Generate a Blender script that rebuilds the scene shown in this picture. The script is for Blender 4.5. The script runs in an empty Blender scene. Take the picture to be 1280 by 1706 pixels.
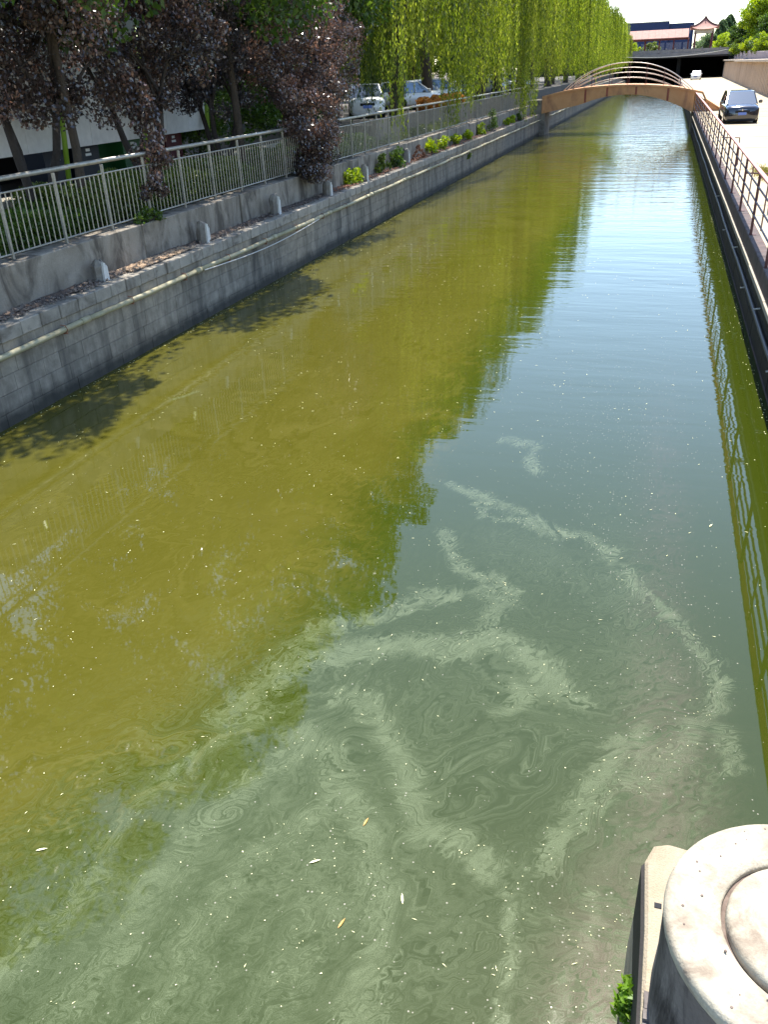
import bpy, math, random
import numpy as np
from mathutils import Matrix, Vector
R = math.radians
rnd = random.Random(7)
scene = bpy.context.scene
C = scene.collection

# ------------------------------------------------------------------ camera, world, sun, exposure
H = 4.7
cam_d = bpy.data.cameras.new('camera')
cam = bpy.data.objects.new('camera', cam_d); C.objects.link(cam)
M3 = Matrix(((0.95582708, -0.10373427, 0.27501598), (0.29146055, 0.45551872, -0.84116196), (-0.03801761, 0.88416169, 0.46563158)))
cam.matrix_world = Matrix.Translation((0, 0, H)) @ M3.to_4x4()
cam_d.sensor_fit = 'VERTICAL'; cam_d.sensor_height = 24.0
cam_d.lens = 24.0 * 1384.0 / 1706.0
cam_d.clip_start = 0.05; cam_d.clip_end = 5000
scene.camera = cam

SUN_EL, SUN_AZ = R(62.5), R(1.0)          # azimuth from +Y towards +X
w = bpy.data.worlds.new('World'); scene.world = w; w.use_nodes = True
nt = w.node_tree; nt.nodes.clear()
sky = nt.nodes.new('ShaderNodeTexSky'); sky.sky_type = 'NISHITA'; sky.sun_disc = False
sky.sun_elevation = SUN_EL; sky.sun_rotation = SUN_AZ
sky.air_density = 1.0; sky.dust_density = .35; sky.ozone_density = 1.6
bg = nt.nodes.new('ShaderNodeBackground'); bg.inputs[1].default_value = 0.15
wo = nt.nodes.new('ShaderNodeOutputWorld')
nt.links.new(sky.outputs[0], bg.inputs[0]); nt.links.new(bg.outputs[0], wo.inputs[0])
sd = bpy.data.lights.new('sun', 'SUN'); sd.energy = 4.6; sd.angle = R(0.55); sd.color = (1.0, 0.955, 0.88)
so = bpy.data.objects.new('sun', sd); C.objects.link(so)
sv = Vector((math.sin(SUN_AZ) * math.cos(SUN_EL), math.cos(SUN_AZ) * math.cos(SUN_EL), math.sin(SUN_EL)))
so.rotation_euler = sv.to_track_quat('Z', 'Y').to_euler()
so.location = (20, 60, 60)
scene.view_settings.view_transform = 'Standard'; scene.view_settings.look = 'None'
scene.view_settings.exposure = 1.45; scene.view_settings.gamma = 1.0
scene.view_settings.use_curve_mapping = False
scene.render.engine = 'CYCLES'
scene.cycles.use_denoising = True
scene.cycles.max_bounces = 7; scene.cycles.diffuse_bounces = 3; scene.cycles.glossy_bounces = 3
scene.cycles.transparent_max_bounces = 6; scene.cycles.sample_clamp_indirect = 6

# ------------------------------------------------------------------ materials
class NT:
    def __init__(s, name):
        s.m = bpy.data.materials.new(name); s.m.use_nodes = True
        s.t = s.m.node_tree; s.t.nodes.clear()
        s.out = s.n('ShaderNodeOutputMaterial')
        s.tc = s.n('ShaderNodeTexCoord'); s.geo = s.n('ShaderNodeNewGeometry')
    def n(s, ty, **kw):
        k = s.t.nodes.new(ty)
        for a, b in kw.items(): setattr(k, a, b)
        return k
    def l(s, a, b): s.t.links.new(a, b)
    def noise(s, scale, detail=4, rough=.55, dist=0., vec=None, stretch=None):
        k = s.n('ShaderNodeTexNoise'); k.inputs['Scale'].default_value = scale; k.inputs['Detail'].default_value = detail
        k.inputs['Roughness'].default_value = rough; k.inputs['Distortion'].default_value = dist
        v = vec if vec is not None else s.geo.outputs['Position']
        if stretch:
            mp = s.n('ShaderNodeMapping'); mp.inputs['Scale'].default_value = stretch; s.l(v, mp.inputs['Vector']); v = mp.outputs[0]
        s.l(v, k.inputs['Vector']); return k.outputs['Fac']
    def ramp(s, fac, stops, interp='LINEAR'):
        k = s.n('ShaderNodeValToRGB'); k.color_ramp.interpolation = interp
        e = k.color_ramp.elements
        while len(e) < len(stops): e.new(.5)
        for q, (p, c) in zip(e, stops):
            q.position = p; q.color = (*c, 1) if isinstance(c, (tuple, list)) else (c, c, c, 1)
        s.l(fac, k.inputs[0]); return k.outputs[0]
    def mix(s, fac, a, b, mode='MIX'):
        k = s.n('ShaderNodeMix', data_type='RGBA', blend_type=mode)
        for sock, v in ((k.inputs[0], fac), (k.inputs[6], a), (k.inputs[7], b)):
            if hasattr(v, 'node'): s.l(v, sock)
            elif isinstance(v, (int, float)): sock.default_value = v if sock == k.inputs[0] else (v, v, v, 1)
            else: sock.default_value = (*v, 1)
        return k.outputs[2]
    def math(s, op, a, b=0., clamp=False):
        k = s.n('ShaderNodeMath', operation=op); k.use_clamp = clamp
        for i, v in enumerate((a, b)):
            if hasattr(v, 'node'): s.l(v, k.inputs[i])
            else: k.inputs[i].default_value = v
        return k.outputs[0]
    def attr(s, name):
        k = s.n('ShaderNodeAttribute', attribute_name=name); return k
    def bsdf(s, col, rough=.8, metal=0., spec=.4, bump=None, bstr=.4, bdist=.02):
        p = s.n('ShaderNodeBsdfPrincipled')
        for sock, v in (('Base Color', col), ('Roughness', rough)):
            if hasattr(v, 'node'): s.l(v, p.inputs[sock])
            elif sock == 'Roughness': p.inputs[sock].default_value = v
            else: p.inputs[sock].default_value = (*v, 1)
        p.inputs['Metallic'].default_value = metal; p.inputs['Specular IOR Level'].default_value = spec
        if bump is not None:
            b = s.n('ShaderNodeBump'); b.inputs['Strength'].default_value = bstr; b.inputs['Distance'].default_value = bdist
            s.l(bump, b.inputs['Height']); s.l(b.outputs[0], p.inputs['Normal'])
        s.l(p.outputs[0], s.out.inputs[0]); s.p = p
        return s.m

def speckled(name, c1, c2, scale=6., rough=.85, bscale=40., bstr=.4, bdist=.01, metal=0., spec=.3, stains=None, stretch=None, obj_rand=0., tide=None):
    t = NT(name)
    f = t.noise(scale, 6, .62, .3, stretch=stretch)
    col = t.mix(t.ramp(f, [(.3, 0.), (.7, 1.)]), c1, c2)
    g = t.noise(bscale, 3, .6)
    col = t.mix(t.ramp(g, [(.35, .0), (.75, .35)]), col, tuple(x * .55 for x in c1))
    if stains:
        sc, cc, st, lo, hi = stains
        f3 = t.noise(sc, 5, .65, .6, stretch=st)
        col = t.mix(t.ramp(f3, [(lo, 0.), (hi, .85)]), col, cc)
    if obj_rand:
        oi = t.n('ShaderNodeObjectInfo')
        k = t.math('ADD', t.math('MULTIPLY', oi.outputs['Random'], obj_rand), 1 - obj_rand / 2)
        hs = t.n('ShaderNodeHueSaturation'); t.l(k, hs.inputs['Value']); t.l(col, hs.inputs['Color']); col = hs.outputs[0]
    if tide:
        sp = t.n('ShaderNodeSeparateXYZ'); t.l(t.geo.outputs['Position'], sp.inputs[0])
        zz = t.math('ADD', sp.outputs[2], t.math('MULTIPLY', t.math('SUBTRACT', t.noise(1.7, 5, .7, .5), .5), .35))
        mr = t.n('ShaderNodeMapRange'); mr.inputs['From Min'].default_value = tide; mr.inputs['From Max'].default_value = tide * .35; t.l(zz, mr.inputs['Value'])
        col = t.mix(t.math('MULTIPLY', mr.outputs[0], .85), col, (.022, .021, .016))
    return t.bsdf(col, rough, metal, spec, g, bstr, bdist)

def leafmat(name, cols, trans=.45, rough=.45, spec=.35, gl=.0):
    t = NT(name)
    a = t.attr('rnd')
    n = t.noise(.9, 2)
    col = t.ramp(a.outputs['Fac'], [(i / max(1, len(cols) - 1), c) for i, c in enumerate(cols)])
    col = t.mix(t.ramp(n, [(.35, .0), (.65, .5)]), col, t.mix(1., col, cols[0], 'MULTIPLY') if 0 else cols[0])
    p = t.n('ShaderNodeBsdfPrincipled'); t.l(col, p.inputs['Base Color']); p.inputs['Roughness'].default_value = rough
    p.inputs['Specular IOR Level'].default_value = spec
    tr = t.n('ShaderNodeBsdfTranslucent')
    oi = t.n('ShaderNodeObjectInfo'); h0 = t.n('ShaderNodeHueSaturation'); t.l(t.math('ADD', t.math('MULTIPLY', oi.outputs['Random'], .45), .78), h0.inputs['Value']); t.l(col, h0.inputs['Color']); col = h0.outputs[0]; t.l(col, p.inputs['Base Color'])
    hs = t.n('ShaderNodeHueSaturation'); hs.inputs['Value'].default_value = 1.7; hs.inputs['Saturation'].default_value = 1.1; t.l(col, hs.inputs['Color'])
    t.l(hs.outputs[0], tr.inputs['Color'])
    mx = t.n('ShaderNodeMixShader'); mx.inputs[0].default_value = trans
    t.l(p.outputs[0], mx.inputs[1]); t.l(tr.outputs[0], mx.inputs[2]); t.l(mx.outputs[0], t.out.inputs[0])
    return t.m

def plain(name, c, rough=.5, metal=0., spec=.5, coat=0.):
    t = NT(name); t.bsdf(c, rough, metal, spec)
    t.p.inputs['Coat Weight'].default_value = coat
    return t.m

MAT = {}
MAT['granite'] = speckled('granite', (.19, .16, .12), (.33, .285, .22), 5., .85, 90., .5, .006, stains=(1.3, (.06, .052, .042), (1, 1.3, .16), .46, .68), obj_rand=.26, tide=.34)
MAT['granite_top'] = speckled('granite_top', (.22, .195, .155), (.33, .295, .245), 4., .9, 70., .5, .008, stains=(2.2, (.08, .066, .052), (1, 1, 1), .5, .7), obj_rand=.22)
MAT['mortar'] = speckled('mortar', (.06, .058, .055), (.10, .098, .09), 6., .95)
MAT['old_concrete'] = speckled('old_concrete', (.19, .16, .122), (.31, .27, .215), 1.6, .9, 45., .5, .012, stains=(1.4, (.06, .048, .036), (1, 1.2, .5), .46, .62))
MAT['pale_concrete'] = speckled('pale_concrete', (.32, .285, .215), (.43, .39, .30), 7., .9, 80., .6, .006, stains=(6.5, (.19, .145, .105), (1, 1, 1), .48, .68))
MAT['sandy_concrete'] = speckled('sandy_concrete', (.28, .225, .15), (.36, .30, .215), 7., .95, 110., .7, .008, stains=(2.5, (.25, .2, .14), (1, 1, 1), .55, .78))
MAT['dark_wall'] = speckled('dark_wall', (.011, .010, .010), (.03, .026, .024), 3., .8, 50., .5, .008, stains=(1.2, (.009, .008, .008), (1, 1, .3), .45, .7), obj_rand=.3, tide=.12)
MAT['ledge'] = speckled('ledge', (.32, .28, .215), (.44, .39, .31), 3., .9, 50., .4, .006, stains=(3., (.17, .14, .12), (1, 1, 1), .55, .72))
MAT['kerb'] = speckled('kerb', (.06, .045, .042), (.13, .10, .09), 4., .9, 50., .4, .006, stains=(2., (.12, .07, .06), (1, 1, 1), .5, .7))
MAT['steel_rail'] = speckled('steel_rail', (.27, .25, .21), (.42, .39, .33), 9., .42, 60., .15, .002, metal=.55, spec=.5, stains=(5., (.22, .13, .08), (1, 1, 1), .62, .78))
MAT['red_top'] = speckled('red_top', (.42, .16, .13), (.62, .33, .29), 8., .6, 60., .3, .002, stains=(4., (.2, .06, .04), (1, 1, 1), .6, .8))
MAT['red_post'] = speckled('red_post', (.06, .022, .022), (.11, .04, .035), 12., .6, 60., .3, .002)
MAT['rust_bar'] = speckled('rust_bar', (.2, .1, .075), (.3, .19, .15), 12., .7, 60., .3, .002)
MAT['grey_rail'] = speckled('grey_rail', (.14, .11, .12), (.25, .2, .21), 12., .6, 60., .3, .002)
MAT['pipe'] = speckled('pipe', (.27, .24, .145), (.36, .325, .20), 5., .55, 40., .2, .003, stains=(3., (.24, .2, .11), (1, 1, 1), .5, .72))
MAT['soil'] = speckled('soil', (.06, .042, .032), (.13, .09, .068), 5., .95, 30., .9, .03, stains=(3.5, (.05, .04, .035), (1, 1, 1), .45, .65))
MAT['rubble'] = speckled('rubble', (.06, .05, .045), (.2, .16, .13), 9., .95, 60., .6, .01, obj_rand=.6)
MAT['straw'] = speckled('straw', (.30, .2, .12), (.5, .36, .24), 11., .95, 60., .6, .01)
MAT['stump'] = speckled('stump', (.17, .15, .13), (.26, .24, .2), 9., .9, 60., .7, .012)
MAT['white_paint'] = speckled('white_paint', (.5, .48, .44), (.62, .6, .55), 8., .7, 60., .3, .003, stains=(9., (.3, .29, .28), (1, 1, .4), .58, .7))
MAT['asphalt'] = speckled('asphalt', (.085, .075, .063), (.13, .115, .098), 1.2, .9, 70., .4, .006)
MAT['bridge_paint'] = speckled('bridge_paint', (.56, .26, .105), (.66, .34, .15), 1.2, .6, 40., .2, .003, stains=(.8, (.27, .12, .07), (1, 1, .6), .52, .75))
MAT['bridge_dark'] = speckled('bridge_dark', (.24, .06, .035), (.32, .1, .06), 2., .7)
MAT['arc_rail'] = speckled('arc_rail', (.5, .42, .34), (.62, .54, .46), 4., .4, 60., .1, .002, metal=.35)
MAT['deck'] = speckled('deck', (.32, .2, .15), (.44, .3, .23), 3., .8)
MAT['bark'] = speckled('bark', (.045, .034, .026), (.09, .07, .052), 7., .95, 25., .9, .03, stretch=(1, 1, .25))
MAT['bark_dark'] = speckled('bark_dark', (.032, .026, .023), (.065, .052, .045), 7., .95, 25., .9, .03, stretch=(1, 1, .25))
MAT['willow'] = leafmat('willow_leaf', [(.024, .045, .006), (.15, .195, .022), (.33, .36, .065)], .56, .5)
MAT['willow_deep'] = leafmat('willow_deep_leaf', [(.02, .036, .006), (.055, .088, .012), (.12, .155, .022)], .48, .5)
MAT['plum'] = leafmat('plum_leaf', [(.03, .021, .018), (.10, .062, .048), (.32, .17, .12)], .28, .28, 1.)
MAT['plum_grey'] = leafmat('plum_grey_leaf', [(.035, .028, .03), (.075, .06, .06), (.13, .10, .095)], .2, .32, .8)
MAT['green'] = leafmat('green_leaf', [(.035, .065, .012), (.07, .12, .018), (.12, .18, .025)], .4, .45)
MAT['hedge'] = leafmat('hedge_leaf', [(.05, .08, .014), (.12, .16, .03), (.22, .26, .05)], .35, .4)
MAT['lime'] = leafmat('lime_leaf', [(.12, .17, .012), (.22, .29, .02), (.34, .38, .03)], .45, .45)
MAT['far_tree'] = leafmat('far_tree_leaf', [(.06, .10, .04), (.10, .15, .06), (.15, .20, .08)], .4, .5)
MAT['orange'] = leafmat('orange_leaf', [(.45, .16, .03), (.62, .27, .06), (.7, .4, .15)], .3, .5)
MAT['panel_white'] = speckled('panel_white', (.62, .62, .62), (.70, .70, .70), .6, .5, 4., .05, .001)
MAT['green_paint'] = plain('green_paint', (.19, .33, .02), .5)
MAT['bin_blue'] = plain('bin_blue', (.006, .03, .16), .45)
MAT['bin_dark'] = plain('bin_dark', (.008, .014, .03), .45)
MAT['bin_green'] = plain('bin_green', (.015, .10, .025), .45)
MAT['bin_red'] = plain('bin_red', (.09, .006, .012), .45)
MAT['dark_void'] = plain('dark_void', (.012, .012, .014), .9)
MAT['white_mark'] = plain('white_mark', (.75, .78, .8), .6)
MAT['black_paint'] = plain('black_paint', (.006, .008, .016), .14, 0., .6, 1.)
MAT['white_car'] = plain('white_car', (.72, .72, .71), .25, 0., .5, .6)
MAT['silver_car'] = plain('silver_car', (.5, .52, .54), .25, .5, .5, .6)
MAT['blue_car'] = plain('blue_car', (.12, .16, .22), .25, .3, .5, .6)
MAT['orange_car'] = plain('orange_car', (.62, .25, .05), .3, .0, .5, .5)
MAT['car_glass'] = plain('car_glass', (.10, .13, .17), .06, .55, 1.)
MAT['tyre'] = plain('tyre', (.015, .015, .015), .85)
MAT['chrome'] = plain('chrome', (.7, .7, .72), .15, 1.)
MAT['lamp'] = plain('lamp_lens', (.55, .58, .62), .1, .3, .8)
MAT['red_lamp'] = plain('red_lamp', (.35, .012, .015), .2)
MAT['plate'] = plain('plate_blue', (.12, .2, .55), .4)
MAT['tile'] = speckled('roof_tile', (.30, .115, .085), (.40, .185, .14), 1.4, .7, 20., .4, .02)
MAT['tile_dark'] = speckled('roof_edge', (.06, .02, .02), (.12, .04, .035), 2., .7)
MAT['column_red'] = speckled('column_red', (.14, .035, .03), (.2, .06, .05), 2., .6)
MAT['cream'] = speckled('cream_wall', (.52, .40, .31), (.66, .53, .42), .35, .85, 9., .3, .01, stains=(.3, (.36, .27, .21), (1, 1, .25), .5, .72))
MAT['cream_cap'] = speckled('cream_cap', (.55, .44, .33), (.7, .58, .46), .8, .85, 9., .3, .01)
MAT['pinkish'] = speckled('pinkish_wall', (.34, .27, .27), (.44, .36, .35), .6, .85, 9., .3, .01)
MAT['taupe'] = speckled('taupe', (.20, .165, .125), (.27, .225, .175), 1.5, .9, 40., .3, .006, stains=(1.2, (.12, .09, .07), (1, 1, .5), .5, .7))
MAT['blue_wall'] = speckled('blue_wall', (.010, .022, .075), (.014, .03, .10), .3, .5, 5., .05, .001)
MAT['blue_glass'] = plain('blue_glass', (.03, .055, .12), .2, 0., .6)
MAT['grey_stone'] = speckled('grey_stone', (.24, .21, .2), (.36, .32, .3), 1., .85)
MAT['cable'] = plain('cable_grey', (.4, .38, .34), .6)
MAT['cable_dark'] = plain('cable_dark', (.09, .085, .09), .5)
MAT['yellow_fleck'] = plain('yellow_fleck', (.75, .72, .42), .6)
MAT['brown_leaf'] = plain('brown_leaf', (.46, .26, .07), .6)
MAT['pink_fleck'] = plain('pink_fleck', (.5, .32, .28), .6)
MAT['groove'] = speckled('groove', (.10, .07, .055), (.22, .17, .14), 14., .9, 60., .5, .004)
MAT['rust'] = speckled('rust', (.16, .06, .03), (.3, .15, .09), 14., .9, 60., .5, .004)

MAT['ring_side'] = speckled('ring_side', (.10, .085, .08), (.2, .175, .16), 4., .9, 50., .5, .008, stains=(5., (.018, .014, .014), (1, 1, .3), .46, .6))
# right bank road, pale sun-bleached concrete with dirt and moss patches
t = NT('road_concrete')
f = t.noise(.35, 6, .6, .4); g = t.noise(40., 3, .6); st = t.noise(.8, 5, .65, .8, stretch=(.35, 1, 1))
col = t.mix(t.ramp(f, [(.3, 0.), (.7, 1.)]), (.34, .275, .175), (.43, .36, .25))
col = t.mix(t.ramp(st, [(.55, 0.), (.75, .6)]), col, (.22, .17, .11))
col = t.mix(t.ramp(g, [(.4, 0.), (.8, .3)]), col, (.3, .26, .2))
MAT['road'] = t.bsdf(col, .9, 0., .25, g, .3, .006)
# left bank ground
MAT['dirt'] = speckled('ground_soil', (.07, .055, .04), (.13, .10, .07), 1.5, .95, 30., .8, .03)
MAT['grassy'] = speckled('far_ground', (.06, .09, .02), (.12, .13, .04), .5, .95, 20., .6, .03)

# ------------------------------------------------------------------ mesh builder and object helpers
class MB:
    def __init__(s): s.v = []; s.f = []
    def add(s, vs, fs):
        o = len(s.v); s.v.extend(tuple(v) for v in vs); s.f.extend(tuple(i + o for i in f) for f in fs); return s
    def box(s, x0, x1, y0, y1, z0, z1, b=0.):
        if b <= 0:
            vs = [(x, y, z) for x in (x0, x1) for y in (y0, y1) for z in (z0, z1)]
            return s.add(vs, [(0, 1, 3, 2), (4, 6, 7, 5), (0, 4, 5, 1), (2, 3, 7, 6), (0, 2, 6, 4), (1, 5, 7, 3)])
        cx, cy, cz = (x0 + x1) / 2, (y0 + y1) / 2, (z0 + z1) / 2
        hx, hy, hz = (x1 - x0) / 2, (y1 - y0) / 2, (z1 - z0) / 2
        vs = []; idx = {}
        for sx in (-1, 1):
            for sy in (-1, 1):
                for sz in (-1, 1):
                    idx[sx, sy, sz, 0] = len(vs); vs.append((cx + sx * hx, cy + sy * (hy - b), cz + sz * (hz - b)))
                    idx[sx, sy, sz, 1] = len(vs); vs.append((cx + sx * (hx - b), cy + sy * hy, cz + sz * (hz - b)))
                    idx[sx, sy, sz, 2] = len(vs); vs.append((cx + sx * (hx - b), cy + sy * (hy - b), cz + sz * hz))
        fs = []
        for q in (-1, 1):
            fs.append([idx[q, -1, -1, 0], idx[q, 1, -1, 0], idx[q, 1, 1, 0], idx[q, -1, 1, 0]][::q])
            fs.append([idx[1, q, -1, 1], idx[-1, q, -1, 1], idx[-1, q, 1, 1], idx[1, q, 1, 1]][::q])
            fs.append([idx[-1, -1, q, 2], idx[1, -1, q, 2], idx[1, 1, q, 2], idx[-1, 1, q, 2]][::q])
        for a in (-1, 1):
            for c in (-1, 1):
                fs.append([idx[a, c, -1, 0], idx[a, c, -1, 1], idx[a, c, 1, 1], idx[a, c, 1, 0]][::a * c])
                fs.append([idx[a, -1, c, 0], idx[a, 1, c, 0], idx[a, 1, c, 2], idx[a, -1, c, 2]][::a * c])
                fs.append([idx[-1, a, c, 1], idx[1, a, c, 1], idx[1, a, c, 2], idx[-1, a, c, 2]][::-a * c])
                for e in (-1, 1):
                    fs.append([idx[a, c, e, 0], idx[a, c, e, 1], idx[a, c, e, 2]][::a * c * e])
        return s.add(vs, fs)
    def tube(s, pts, r, n=6, caps=True):
        pts = [Vector(p) for p in pts]; rs = r if isinstance(r, (list, tuple)) else [r] * len(pts)
        rings = []; up = None
        for i, p in enumerate(pts):
            d = (pts[min(i + 1, len(pts) - 1)] - pts[max(i - 1, 0)]).normalized()
            if up is None: up = Vector((0, 0, 1)) if abs(d.z) < .9 else Vector((1, 0, 0))
            a = d.cross(up).normalized(); b = a.cross(d).normalized(); up = b
            rings.append([p + (a * math.cos(2 * math.pi * k / n) + b * math.sin(2 * math.pi * k / n)) * rs[i] for k in range(n)])
        vs = [v for rg in rings for v in rg]; fs = []
        for i in range(len(rings) - 1):
            for k in range(n):
                a, b = i * n + k, i * n + (k + 1) % n
                fs.append((a, b, b + n, a + n))
        if caps: fs.append(tuple(range(n))[::-1]); fs.append(tuple((len(rings) - 1) * n + k for k in range(n)))
        return s.add(vs, fs)
    def lathe(s, cx, cy, prof, n=48, jit=0.):
        vs = []; fs = []
        for (r, z) in prof:
            for k in range(n):
                a = 2 * math.pi * k / n; q = r * (1 + jit * rnd.uniform(-1, 1))
                vs.append((cx + q * math.cos(a), cy + q * math.sin(a), z))
        for i in range(len(prof) - 1):
            for k in range(n):
                a, b = i * n + k, i * n + (k + 1) % n
                fs.append((a, b, b + n, a + n))
        return s.add(vs, fs)
    def extrude(s, poly, axis, a, b):   # poly of 2D points, extruded along axis from a to b
        n = len(poly)
        def mk(p, q):
            return {'x': (q, p[0], p[1]), 'y': (p[0], q, p[1]), 'z': (p[0], p[1], q)}[axis]
        vs = [mk(p, a) for p in poly] + [mk(p, b) for p in poly]
        fs = [tuple(range(n))[::-1], tuple(range(n, 2 * n))] + [(i, (i + 1) % n, n + (i + 1) % n, n + i) for i in range(n)]
        return s.add(vs, fs)
    def mesh(s, name, off=(0, 0, 0), smooth=False):
        me = bpy.data.meshes.new(name)
        o = Vector(off)
        me.from_pydata([tuple(Vector(v) - o) for v in s.v], [], s.f); me.validate(); me.update()
        if smooth: me.polygons.foreach_set('use_smooth', [True] * len(me.polygons))
        return me

def fix_normals(me):
    import bmesh
    bm = bmesh.new(); bm.from_mesh(me); bmesh.ops.recalc_face_normals(bm, faces=bm.faces); bm.to_mesh(me); bm.free()

def chain(o):
    v = Vector((0, 0, 0))
    while o: v += o.location; o = o.parent
    return v
def tag(o, label=None, cat=None, group=None, kind=None):
    for k, v in (('label', label), ('category', cat), ('group', group), ('kind', kind)):
        if v: o[k] = v
    return o
def empty(name, loc, label, cat, group=None, rz=0):
    o = bpy.data.objects.new(name, None); C.objects.link(o); o.location = loc; o.rotation_euler.z = rz
    o.empty_display_size = .2
    return tag(o, label, cat, group)
def put(name, me, mat, parent=None, loc=(0, 0, 0), scale=None, rot=None):
    if mat and not me.materials: me.materials.append(MAT[mat])
    o = bpy.data.objects.new(name, me); C.objects.link(o); o.parent = parent; o.location = loc
    if scale: o.scale = scale
    if rot: o.rotation_euler = rot
    return o
def part(name, mb, mat, parent=None, smooth=False, at=None):
    me = mb.mesh(name, chain(parent) if parent else (at or (0, 0, 0)), smooth); fix_normals(me)
    return put(name, me, mat, parent, (at or (0, 0, 0)) if not parent else (0, 0, 0))
def struct(name, mb, mat):
    return tag(part(name, mb, mat), kind='structure')
def copy_tree(o, parent=None):
    c = o.copy(); C.objects.link(c); c.parent = parent
    for ch in [x for x in o.children]: copy_tree(ch, c)
    return c

def leaves_mesh(name, P, D, L, W, seed=0, shade=None):
    """rhombic leaves: centres P, long axis D, length L, width W (arrays); every face has a random 'rnd' value"""
    g = np.random.default_rng(seed); n = len(P)
    D = D / (np.linalg.norm(D, axis=1, keepdims=True) + 1e-9)
    A = g.normal(size=(n, 3)); S = np.cross(D, A); S /= (np.linalg.norm(S, axis=1, keepdims=True) + 1e-9)
    L = np.broadcast_to(L, n)[:, None]; W = np.broadcast_to(W, n)[:, None]
    V = np.stack([P - D * L / 2, P + S * W / 2 - D * L * .08, P + D * L / 2, P - S * W / 2 - D * L * .08], 1).reshape(-1, 3)
    me = bpy.data.meshes.new(name)
    me.vertices.add(4 * n); me.vertices.foreach_set('co', V.astype(np.float32).ravel())
    me.loops.add(4 * n); me.loops.foreach_set('vertex_index', np.arange(4 * n, dtype=np.int32))
    me.polygons.add(n); me.polygons.foreach_set('loop_start', np.arange(0, 4 * n, 4, dtype=np.int32))
    try: me.polygons.foreach_set('loop_total', np.full(n, 4, dtype=np.int32))
    except Exception: pass
    me.update(calc_edges=True)
    at = me.attributes.new('rnd', 'FLOAT', 'FACE')
    r = g.random(n) if shade is None else np.clip(shade + g.normal(size=n) * .18, 0, 1)
    at.data.foreach_set('value', r.astype(np.float32))
    return me

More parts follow.
